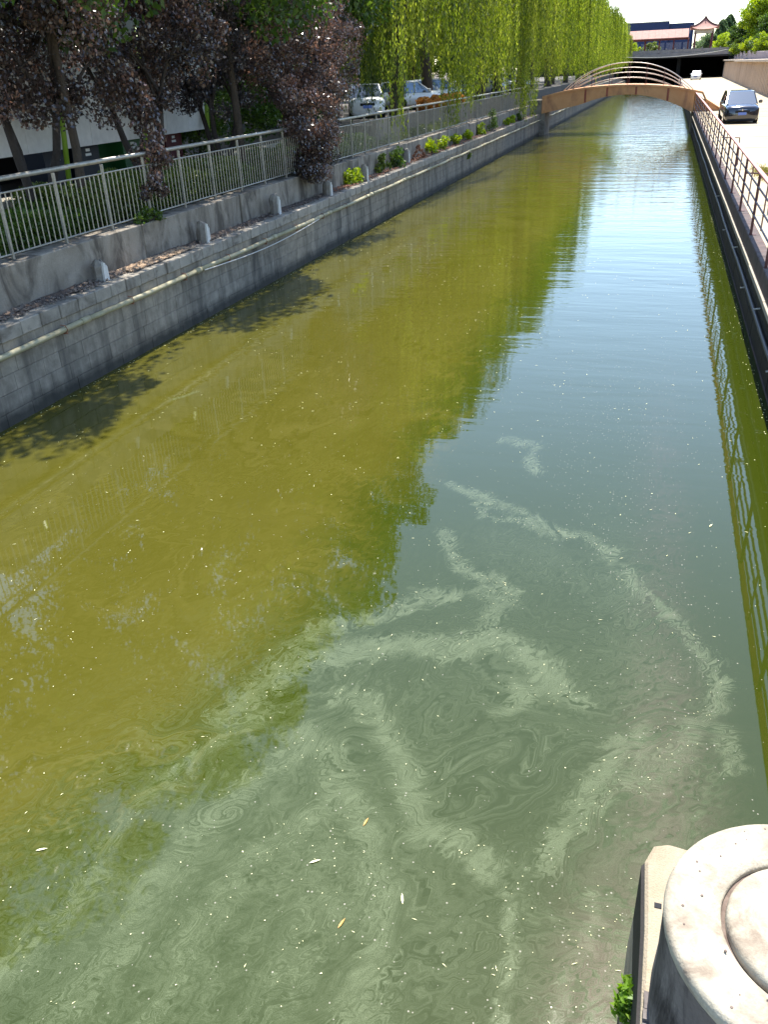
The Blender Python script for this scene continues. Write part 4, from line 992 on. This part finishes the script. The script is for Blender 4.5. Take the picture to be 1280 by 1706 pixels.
# ramp wedge landing on the road, deck
top = [(x, deck_z(x)) for x in xs_ if x <= 2.6] + [(2.75, 2.2), (4.0, 1.47)]
bot = [(x, z - .14) for x, z in top[:-1]] + [(4.0, 1.415)]
part('deck', MB().extrude(top + bot[::-1], 'y', BY0 - .06, BY1 + .06), 'bridge_paint', br)
part('ramp_side', MB().extrude([(1.95, 1.42), (1.95, deck_z(1.95) - .15), (2.6, 2.15), (3.9, 1.42)], 'y', BY0 - .0, BY1), 'bridge_paint', br)
part('abutment', MB().box(-10.3, -9.0, BY0 + .1, BY1 - .1, -.5, 2.45), 'old_concrete', br)
part('abutment', MB().box(1.85, 2.6, BY0 + .1, BY1 - .1, -.5, 1.9), 'old_concrete', br)
for yy in (BY0 + .1, BY1 - .1):
    for (x0, x1, hh) in ((-7.7, 1.75, 1.45), (-7.4, 1.5, 1.12), (-7.0, 1.2, .80), (-6.2, .2, .45)):
        pts = []
        for i in range(25):
            x = x0 + (x1 - x0) * i / 24; u = i / 24 * 2 - 1
            base = deck_z(x)
            pts.append((x, yy, base + hh * (1 - abs(u) ** 2.3)))
        part('curved_rail', MB().tube(pts, .025 if hh > 1.4 else .018, 8), 'arc_rail', br, True)
    for x in (-6.9, -5.6, -4.3, -3.0, -1.7, -.4, .8):
        u = (x + 2.97) / 4.72
        part('rail_post', MB().tube([(x, yy, deck_z(x) - .05), (x, yy, deck_z(x) + 1.45 * (1 - abs(u) ** 2.3) - .02)], .022, 6), 'red_post', br)

# ------------------------------------------------------------------ cars (front towards -Y)
def car(name, paint, loc, rz, label, group=None, L=4.5, Wd=1.84, Ht=1.62, rear_light=True):
    e = empty(name, (0, 0, 0), label, 'car', group)
    hw = Wd / 2
    def loft(sts, n=14):
        vs = []; fs = []
        for (y, zb, zt, w_) in sts:
            for k in range(n):
                a = 2 * math.pi * (k + .5) / n
                ca, sa = math.cos(a), math.sin(a)
                ex = .42
                vs.append((w_ * math.copysign(abs(ca) ** ex, ca), y, (zb + zt) / 2 + (zt - zb) / 2 * math.copysign(abs(sa) ** ex, sa)))
        for j in range(len(sts) - 1):
            for k in range(n): fs.append((j * n + k, j * n + (k + 1) % n, (j + 1) * n + (k + 1) % n, (j + 1) * n + k))
        fs.append(tuple(range(n))); fs.append(tuple((len(sts) - 1) * n + k for k in range(n)))
        return MB().add(vs, fs)
    h = L / 2; belt = Ht * .62
    body = loft([(-h, .22, .76, hw * .80), (-h + .08, .12, .88, hw * .93), (-h + .35, .10, .96, hw * .99), (-h + 1.0, .12, belt, hw), (0, .16, belt + .02, hw), (h - .9, .18, belt + .03, hw), (h - .25, .28, belt, hw * .96), (h - .05, .36, .88, hw * .85), (h, .42, .8, hw * .75)])
    part('body', body, paint, e, True)
    # greenhouse glass
    b0, t0, t1, b1 = -h + .95, -h + 1.95, h - .8, h - .15
    zt = Ht - .05
    def ring(y, z, w_): return [(-w_, y, z), (w_, y, z)]
    gl = MB()
    vs = [(-hw * .9, b0, belt - .04), (hw * .9, b0, belt - .04), (hw * .74, t0, zt), (-hw * .74, t0, zt), (-hw * .74, t1, zt), (hw * .74, t1, zt), (hw * .88, b1, belt - .04), (-hw * .88, b1, belt - .04)]
    gl.add(vs, [(0, 1, 2, 3), (3, 2, 5, 4), (4, 5, 6, 7), (0, 3, 4, 7), (1, 6, 5, 2), (0, 7, 6, 1)])
    part('windows', gl, 'car_glass', e)
    part('roof', MB().add([(-hw * .72, t0 + .02, zt + .005), (hw * .72, t0 + .02, zt + .005), (hw * .72, t1, zt + .005), (-hw * .72, t1, zt + .005), (-hw * .6, t0 + .2, Ht), (hw * .6, t0 + .2, Ht), (hw * .6, t1 - .2, Ht), (-hw * .6, t1 - .2, Ht)],
         [(4, 5, 6, 7), (0, 1, 5, 4), (1, 2, 6, 5), (2, 3, 7, 6), (3, 0, 4, 7), (0, 3, 2, 1)]), paint, e)
    for s in (-1, 1):
        part('pillar', MB().tube([(s * hw * .9, b0, belt - .03), (s * hw * .745, t0, zt)], .035, 6).tube([(s * hw * .88, b1, belt - .03), (s * hw * .745, t1, zt)], .07, 6).tube([(s * hw * .91, 0.15, belt - .03), (s * hw * .75, .12, zt)], .03, 6).tube([(s * hw * .745, t0, zt), (s * hw * .745, t1, zt)], .035, 6), paint, e)
        mo = part('mirror', MB().box(s * (hw + .1) - .1, s * (hw + .1) + .1, b0 + .28, b0 + .42, belt - .02, belt + .15, .03), paint, e)
        part('headlight', MB().add([(s * hw * .50, -h + .075, .72), (s * hw * .90, -h + .20, .73), (s * hw * .93, -h + .27, .84), (s * hw * .52, -h + .12, .80), (s * hw * .5, -h + .2, .72), (s * hw * .9, -h + .3, .73), (s * hw * .93, -h + .4, .86), (s * hw * .52, -h + .3, .82)],
             [(0, 1, 2, 3), (4, 7, 6, 5), (0, 4, 5, 1), (3, 2, 6, 7), (0, 3, 7, 4), (1, 5, 6, 2)]), 'lamp', e)
        part('tail_light', MB().box(s * hw * .8 - .14, s * hw * .8 + .14, h - .16, h - .02, .82, 1.0, .02), 'red_lamp', e)
        for wy in (-h + .82, h - .82):
            wv = part('wheel', MB().tube([(s * (hw - .2), wy, .33), (s * (hw + .005), wy, .33)], .33, 20), 'tyre', e)
            rm = MB().tube([(s * (hw - .02), wy, .33), (s * (hw + .012), wy, .33)], .2, 12)
            me = rm.mesh('rim'); fix_normals(me); put('rim', me, 'chrome', wv)
    part('grille', MB().box(-hw * .42, hw * .42, -h - .012, -h + .1, .56, .7, .02), 'tyre', e)
    part('badge', MB().tube([(-.32, -h + .02, .735), (-.07, -h - .0, .73)], .016, 6).tube([(.32, -h + .02, .735), (.07, -h - .0, .73)], .016, 6).add([(0, -h - .02, .78), (.06, -h - .01, .72), (0, -h - .02, .66), (-.06, -h - .01, .72), (0, -h + .03, .72)], [(0, 1, 2, 3), (0, 1, 4), (1, 2, 4), (2, 3, 4), (3, 0, 4)]), 'chrome', e)
    part('lower_grille', MB().box(-hw * .6, hw * .6, -h + .02, -h + .15, .3, .4, .02), 'tyre', e)
    part('licence_plate', MB().box(-.22, .22, -h - .03, -h - .012, .46, .6), 'plate', e)
    part('rear_plate', MB().box(-.22, .22, h + .005, h + .02, .6, .74), 'plate', e)
    e.location = loc; e.rotation_euler.z = rz
    return e
car('parked_car', 'black_paint', (4.10, 58.6, 1.41), R(2), 'black car facing the camera on the pale right bank road', None, 4.6, 1.88, 1.66)
car('parked_car', 'white_car', (5.0, 197, 1.41), R(-4), 'white car on the road in front of the dark underpass', None, 4.5, 1.85, 1.6)
cg = 'cars parked behind the left fence'
Lc = [('white_car', (-14.6, 52.5, PG), R(150), 'white hatchback with red tail light behind the orange flowers'), ('white_car', (-15.4, 57.5, PG), R(152), 'white car just right of the white hatchback'),
      ('white_car', (-14.8, 45.2, PG), R(20), 'pale car partly hidden between the two leftmost willow trunks'), ('silver_car', (-15.6, 63.5, PG), R(150), 'silver car glimpsed through the willow strands'),
      ('silver_car', (-15.5, 79.5, PG), R(95), 'silver car glinting in the sun left of the bridge'), ('white_car', (-15.5, 87, PG), R(93), 'white car behind the curved rails of the bridge'), ('silver_car', (-15.5, 94, PG), R(88), 'silver car farther along behind the bridge rails'),
      ('blue_car', (-16.5, 39.5, PG), R(30), 'bluish car hidden behind the dark purple plum')]
for p_, l_, r_, lb in Lc: car('parked_car', p_, l_, r_, lb, cg, 4.2, 1.78, 1.52)

for i in range(7):
    tree('shrubby_tree', SB[i % 2], 'green', (-26 + (i % 3), 50 + i * 12, PG), i * .8, 1.7 + .2 * (i % 2), ['leftmost', 'second', 'third', 'fourth', 'fifth', 'sixth', 'farthest'][i] + ' green tree of the belt behind the parked cars', 'tree', 'green belt behind the parking')
# low wall/building behind the parking
lb_ = empty('rendered_building', (-30, 60, G), 'taupe rendered building wall behind the parked cars', 'building')
part('wall', MB().box(-34, -30, 34, 120, G, 6.5), 'kerb', lb_)
for i in range(12):
    f_ = part('window', MB().box(-30.0, -29.94, 38 + i * 6.6, 41 + i * 6.6, 3.2, 5.2), 'white_paint', lb_)
    me = MB().box(.02, .08, .12, 2.88, .12, 1.88).mesh('pane'); fix_normals(me); put('pane', me, 'car_glass', f_, (-30.0 - lb_.location.x, 38 + i * 6.6 - 60, 3.2 - G))

# ------------------------------------------------------------------ right retaining wall with ribs, caps, hedges
rt = empty('ribbed_retaining_wall', (10.2, 150, 1.41), 'cream ribbed retaining wall with projecting cap along the right road', 'wall')
def wx(y): return 8.9 + (y - 60) * .0145
m = MB()
ys = list(range(40, 221, 6))
for a, b_ in zip(ys[:-1], ys[1:]):
    m = MB(); m.add([(wx(a), a, 1.2), (wx(b_), b_, 1.2), (wx(b_), b_, 4.35), (wx(a), a, 4.35), (wx(a) + .8, a, 1.2), (wx(b_) + .8, b_, 1.2), (wx(b_) + .8, b_, 4.35), (wx(a) + .8, a, 4.35)],
              [(0, 1, 2, 3), (4, 7, 6, 5), (0, 4, 5, 1), (3, 2, 6, 7), (0, 3, 7, 4), (1, 5, 6, 2)])
    part('wall_panel', m, 'cream', rt)
    part('cap_slab', MB().box(wx(a) - .45, wx(a) + .9, a + .05, b_ - .05, 4.36 + (.12 if a > 160 else 0), 4.62 + (.12 if a > 160 else 0), .03), 'cream_cap', rt)
y = 41.0
while y < 219:
    part('rib', MB().extrude([(wx(y) - .30, 1.2), (wx(y), 1.2), (wx(y), 4.3), (wx(y) - .16, 4.3)], 'y', y, y + .35), 'cream', rt); y += 2.0
up = empty('upper_garden_wall', (12.0, 150, 4.3), 'pinkish grey upper wall set back above the cream retaining wall', 'wall')
for a, b_ in zip(ys[:-1], ys[1:]):
    part('wall_panel', MB().box(wx(a) + 1.6, wx(a) + 1.9, a + .02, b_ - .02, 4.2, 5.75 + .25 * math.sin(a), .02), 'pinkish', up)
struct('terrace_ground', MB().extrude([(wx(40) + 1.88, 40), (120, 40), (120, 260), (wx(222) + 1.88, 260), (wx(222) + 1.88, 222)], 'z', 1.3, 5.3), 'grassy')
struct('terrace_edge', MB().extrude([(wx(40) + .7, 40), (wx(40) + 1.7, 40), (wx(222) + 1.7, 222), (wx(222) + .7, 222)], 'z', 4.0, 4.36), 'soil')

RB = [broad_mesh(111, 7., 3.2, 3.9, 110, 150, (.26, .17), trunk_r=.2, shell=.5, clr=.9), broad_mesh(112, 9., 3.0, 5.2, 110, 150, (.26, .17), trunk_r=.22, shell=.5, clr=.9)]
bu = broad_mesh(113, 2.2, 1.6, 1.1, 60, 130, (.16, .11), trunk_r=.06, shell=.5, clr=.55)
rbt = [(14.9, 188, 1, 1.3, 'lime', 'tall airy yellow green tree at the right edge of the frame'), (17.4, 200, 1, 1.35, 'lime', 'yellow green tree behind the tall one at the right edge'), (13.6, 208, 0, .95, 'green', 'dark green round tree left of the tall yellow green one'),
       (16.5, 174, 0, 1.0, 'green', 'mid green tree at the right edge under the tall airy tree'), (12.7, 217, 0, .62, 'lime', 'bright green tree between the dark round tree and the pavilion'), (11.0, 231, 0, .75, 'lime', 'low bright tree touching the right side of the pavilion')]
for i, (x, y, v, s, mt, lb) in enumerate(rbt): tree('garden_tree', RB[v], mt, (x, y, 5.1), i * 1.1, s, lb, 'tree', 'trees on the right terrace')
fb = [(12.4, 196, .9, 'lime', 'bright yellow green bush at the far end of the cream wall'), (12.3, 184, 1., 'green', 'dark rounded green bush above the cream wall'), (12.3, 170, .85, 'lime', 'lime bush between two darker bushes'), (12.9, 158, .9, 'green', 'dark bush near the right edge above the wall'),
      (12.9, 149, .9, 'lime', 'yellow bush at the right edge above the upper wall'), (12.6, 206, .8, 'hedge', 'small green bush nearest the pavilion on the terrace')]
for i, (x, y, s, mt, lb) in enumerate(fb): tree('rounded_bush', bu, mt, (x, y, 5.4), i * .9, s * 1.25, lb, 'bush', 'bushes on the right terrace')
# conical far trees
def cone_mesh(seed, h, r, n):
    g = np.random.default_rng(seed); z = g.random(n) ** .8; a = g.uniform(0, 6.28, n)
    rr = r * np.sqrt(np.clip(1 - (z * 1.25 - .25) ** 2, 0, 1)) * (.75 + .25 * np.sin(a * 5 + z * 30)) * g.random(n) ** .35
    P = np.stack([rr * np.cos(a), rr * np.sin(a), .8 + z * h], 1)
    lm = leaves_mesh('crown', P, g.normal(size=P.shape) + np.array([0, 0, .6]), .5, .25, seed)
    tm = MB().tube([(0, 0, -.2), (0, 0, h * .8)], [.25, .06], 6).mesh('trunk'); fix_normals(tm); tm.materials.append(MAT['bark']); return tm, lm
cn = cone_mesh(120, 12., 2.6, 9000)
for i, (x, y, s, lb) in enumerate([(11.6, 262, 1.0, 'blue green rounded conical tree just right of the pavilion roof'), (13.6, 268, 1.1, 'taller conical tree second right of the pavilion')]):
    tree('conical_tree', cn, 'far_tree', (x, y, 1.3), i, (s, s, s * .98), lb, 'tree', 'conical trees behind the pavilion')

# ------------------------------------------------------------------ underpass platform, corridor, pavilion, blue building
pf = empty('underpass_platform', (0, 218, 1.4), 'long dark platform spanning canal and road with a black opening beneath', 'bridge')
part('beam', MB().box(-34, 12.5, 216, 244, 5.75, 6.45, .05), 'grey_stone', pf)
part('fascia_strip', MB().box(-34, 12.5, 215.9, 216, 5.45, 5.8), 'bark_dark', pf)
part('rear_wall', MB().box(-34, 12.5, 243.5, 244.5, -1, 5.8), 'dark_void', pf)
part('side_wall', MB().box(11.7, 12.5, 216.2, 244, 1.3, 5.75), 'dark_void', pf)
part('side_wall', MB().box(-34, -11, 217, 244, 1.3, 5.75), 'dark_void', pf)
for x in (-9.0, 1.6): part('pier', MB().box(x - .4, x + .4, 219, 243, -1, 5.75), 'dark_void', pf)
for i in range(24):
    x = -31 + i * 1.85
    part('balustrade_post', MB().box(x - .12, x + .12, 216.1, 216.34, 6.45, 7.35, .02), 'grey_stone', pf)
    if i < 23: part('balustrade_panel', MB().box(x + .14, x + 1.71, 216.16, 216.28, 6.5, 7.1), 'grey_stone', pf)
ca = empty('hanging_cable', (0, 206, 5), 'pale sagging cable stretched across the canal before the underpass', 'cable')
part('strand', MB().tube([(-16 + i * 1.0, 205.5, 6.75 - .012 * 0 - 1.1 * (1 - ((i - 14) / 14) ** 2)) for i in range(29)], .07, 6), 'cable', ca, True)
co = empty('covered_corridor', (-3, 222, 6.45), 'long covered corridor with pink tiled roof left of the pavilion', 'building')
for i in range(9):
    x0 = -9.6 + i * 1.4
    part('roof_bay', MB().extrude([(219.4, 9.3), (219.4, 9.45), (222.3, 11.15), (225.2, 9.45), (225.2, 9.3)], 'x', x0 + .01, x0 + 1.39), 'tile', co)
for i in range(5):
    x = -9.1 + i * 3.05
    for y in (220.2, 224.4): part('column', MB().tube([(x, y, 6.45), (x, y, 9.3)], .15, 8), 'column_red', co, True)
part('eave_beam', MB().box(-9.6, 3., 220.05, 220.35, 9.0, 9.32), 'column_red', co)
part('low_wall', MB().box(-9.6, 3., 224.3, 224.5, 6.45, 6.95), 'grey_stone', co)
pv = empty('pavilion', (6.1, 221, 6.45), 'small pavilion with upswept pointed roof above the right end of the underpass', 'pavilion')
for x in (4.4, 7.9):
    for y in (219.2, 222.8): part('column', MB().tube([(x, y, 6.45), (x, y, 10.4)], .19, 8), 'column_red', pv, True)
part('lintel', MB().box(4.1, 8.2, 219.05, 219.35, 10.0, 10.8).box(4.1, 8.2, 222.65, 222.95, 10.0, 10.8).box(4.25, 4.55, 219.3, 222.7, 10.0, 10.8).box(7.75, 8.05, 219.3, 222.7, 10.0, 10.8), 'cream_cap', pv)
def hiproof(cx, cy, r0, z0, z1, n=8, lift=.55):
    vs = []; fs = []; seg = 8
    for j in range(n + 1):
        u = j / n; r = r0 * (1 - u) ** 1.25 + .05; z = z0 + (z1 - z0) * (u ** 1.25)
        for k in range(4 * seg):
            side = k // seg; f = (k % seg) / seg
            c = [(-1, -1), (1, -1), (1, 1), (-1, 1)]; a, b = c[side], c[(side + 1) % 4]
            x = a[0] + (b[0] - a[0]) * f; yv = a[1] + (b[1] - a[1]) * f
            corner = abs(2 * f - 1) ** 3
            vs.append((cx + x * r, cy + yv * r, z + lift * corner * (1 - u) ** 2))
    m_ = 4 * seg
    for j in range(n):
        for k in range(m_): fs.append((j * m_ + k, j * m_ + (k + 1) % m_, (j + 1) * m_ + (k + 1) % m_, (j + 1) * m_ + k))
    fs.append(tuple(range(m_))[::-1]); fs.append(tuple(n * m_ + k for k in range(m_)))
    return MB().add(vs, fs)
part('tiled_roof', hiproof(6.15, 221, 2.85, 10.75, 13.1), 'tile', pv)
m = MB()
for sx in (-1, 1):
    for sy in (-1, 1):
        pts = []
        for j in range(9):
            u = j / 8; r = 2.9 * (1 - u) ** 1.25 + .05; pts.append((6.15 + sx * r, 221 + sy * r, 10.83 + 2.35 * u ** 1.25 + .55 * (1 - u) ** 2))
        m.tube(pts, .12, 6)
part('roof_ridge', m, 'tile_dark', pv)
part('finial', MB().tube([(6.15, 221, 12.7), (6.15, 221, 13.2), (6.15, 221, 13.5), (6.15, 221, 13.9)], [.28, .14, .1, .05], 8).tube([(6.15, 221, 13.86), (6.35, 221, 13.98)], .05, 5), 'tile_dark', pv)
bb = empty('blue_building', (-4, 262, 1.4), 'long flat roofed dark blue building behind the corridor', 'building')
part('wall', MB().box(-15, -1.5, 258, 275, 1.3, 13.9), 'blue_wall', bb)
part('wall', MB().box(-1.46, 4.6, 259, 275, 1.3, 13.5), 'blue_wall', bb)
part('parapet_cap', MB().box(-15.1, -1.5, 257.9, 258.2, 13.9, 14.1), 'grey_stone', bb)
for i in range(9):
    x = -14.4 + i * 2.1
    f_ = part('window', MB().box(x, x + 1.5, 257.93 if x < -1.6 else 258.93, 257.99 if x < -1.6 else 258.99, 11.0, 11.9), 'blue_glass', bb)
    f2 = part('window', MB().box(x, x + 1.7, 257.93 if x < -1.6 else 258.93, 257.99 if x < -1.6 else 258.99, 6.6, 9.2), 'blue_glass', bb)
gd = [(-9.5, 236, 'lime', 'pale green bush seen through the left bay of the corridor'), (-4.8, 235, 'hedge', 'greyish bush seen through the middle bays of the corridor'), (8.4, 240, 'far_tree', 'soft green tree seen through the pavilion columns')]
for i, (x, y, mt, lb) in enumerate(gd): tree('distant_bush', bu, mt, (x, y, 6.2), i, 1.25 if i < 2 else 1.9, lb, 'bush', 'greenery behind the corridor')
# far tree belt behind everything
g = np.random.default_rng(140)
for i in range(16):
    x = -120 + i * 16 + g.uniform(-3, 3)
    if -16 < x < 10: continue
    tree('distant_tree', RB[i % 2], 'far_tree', (x, 300 + g.uniform(0, 25), 1.3), i, 1.35 + g.uniform(-.15, .2), 'hazy distant tree on the skyline behind the buildings', 'tree', 'distant skyline trees')

# ------------------------------------------------------------------ floating matter
m = MB()
def fleck(m, x, y, l, w_, a, z=.004):
    c, s = math.cos(a), math.sin(a)
    q = [(-l, 0), (-l * .3, -w_), (l, 0), (-l * .2, w_)]
    m.add([(x + u * c - v * s, y + u * s + v * c, z + (.002 if i % 2 else 0)) for i, (u, v) in enumerate(q)], [(0, 1, 2, 3)])
for i in range(1500):
    y = 2 + 24 * rnd.random() ** 1.6; x = rnd.uniform(-9.2, 1.8)
    if math.sin(x * 1.3 + y * .7) + math.sin(x * 2.9 - y * 1.9) < rnd.uniform(-2, 1.5): continue
    if rnd.random() < .6: fleck(m, x, y, rnd.uniform(.002, .0075) * (1 + y * .05), rnd.uniform(.002, .0055) * (1 + y * .05), rnd.uniform(0, 6))
    else: fleck(m, x, y, rnd.uniform(.008, .02) * (1 + y * .04), .0022 * (1 + y * .08), rnd.uniform(0, 6))
for i in range(480):
    pl = STROKES[rnd.randrange(len(STROKES))][2]; k = rnd.randrange(len(pl) - 1); f = rnd.random()
    x = pl[k][0] + (pl[k + 1][0] - pl[k][0]) * f + rnd.gauss(0, .09); y = pl[k][1] + (pl[k + 1][1] - pl[k][1]) * f + rnd.gauss(0, .09)
    fleck(m, x, y, rnd.uniform(.002, .007), rnd.uniform(.0015, .004), rnd.uniform(0, 6))
for i in range(500):
    y = 6 + 26 * rnd.random(); x = (-9.33 + abs(rnd.gauss(0, .07))) if rnd.random() < .6 else (1.9 - abs(rnd.gauss(0, .05)))
    fleck(m, x, y, rnd.uniform(.006, .02), rnd.uniform(.003, .009), rnd.uniform(0, 6))
tag(part('floating_flecks', m, 'yellow_fleck'), kind='stuff')
fl = [(-1.52, 3.93, 1.4, 'brown_leaf', 'orange brown willow leaf floating among the swirls near the bottom centre'), (-3.64, 3.11, .5, 'yellow_fleck', 'pale yellow leaf floating on the dark tree reflection at lower left'),
      (-1.42, 3.13, 1.3, 'brown_leaf', 'slim brown leaf floating low in the scum near the bottom'), (-1.75, 3.52, .6, 'yellow_fleck', 'thin pale leaf lying aslant on the scum left of centre'),
      (.98, 9.0, 1.1, 'yellow_fleck', 'pale leaf floating near the railing reflection'), (-1.1, 3.4, 1.9, 'yellow_fleck', 'thin straw coloured leaf between swirls at bottom centre')]
for x, y, a, mt, lb in fl:
    m = MB(); c, s = math.cos(a), math.sin(a); l, w_ = .042, .0075
    q = [(-l, 0, 0), (-l * .4, -w_, .003), (l * .3, -w_ * .9, .004), (l, 0, .001), (l * .3, w_ * .9, .004), (-l * .4, w_, .003), (0, 0, .0005)]
    m.add([(x + u * c - v * s, y + u * s + v * c, .005 + h_) for u, v, h_ in q], [(0, 1, 6), (1, 2, 6), (2, 3, 6), (3, 4, 6), (4, 5, 6), (5, 0, 6)])
    o = part('floating_leaf', m, mt, at=(x, y, .0)); tag(o, lb, 'leaf', 'leaves floating on the canal')
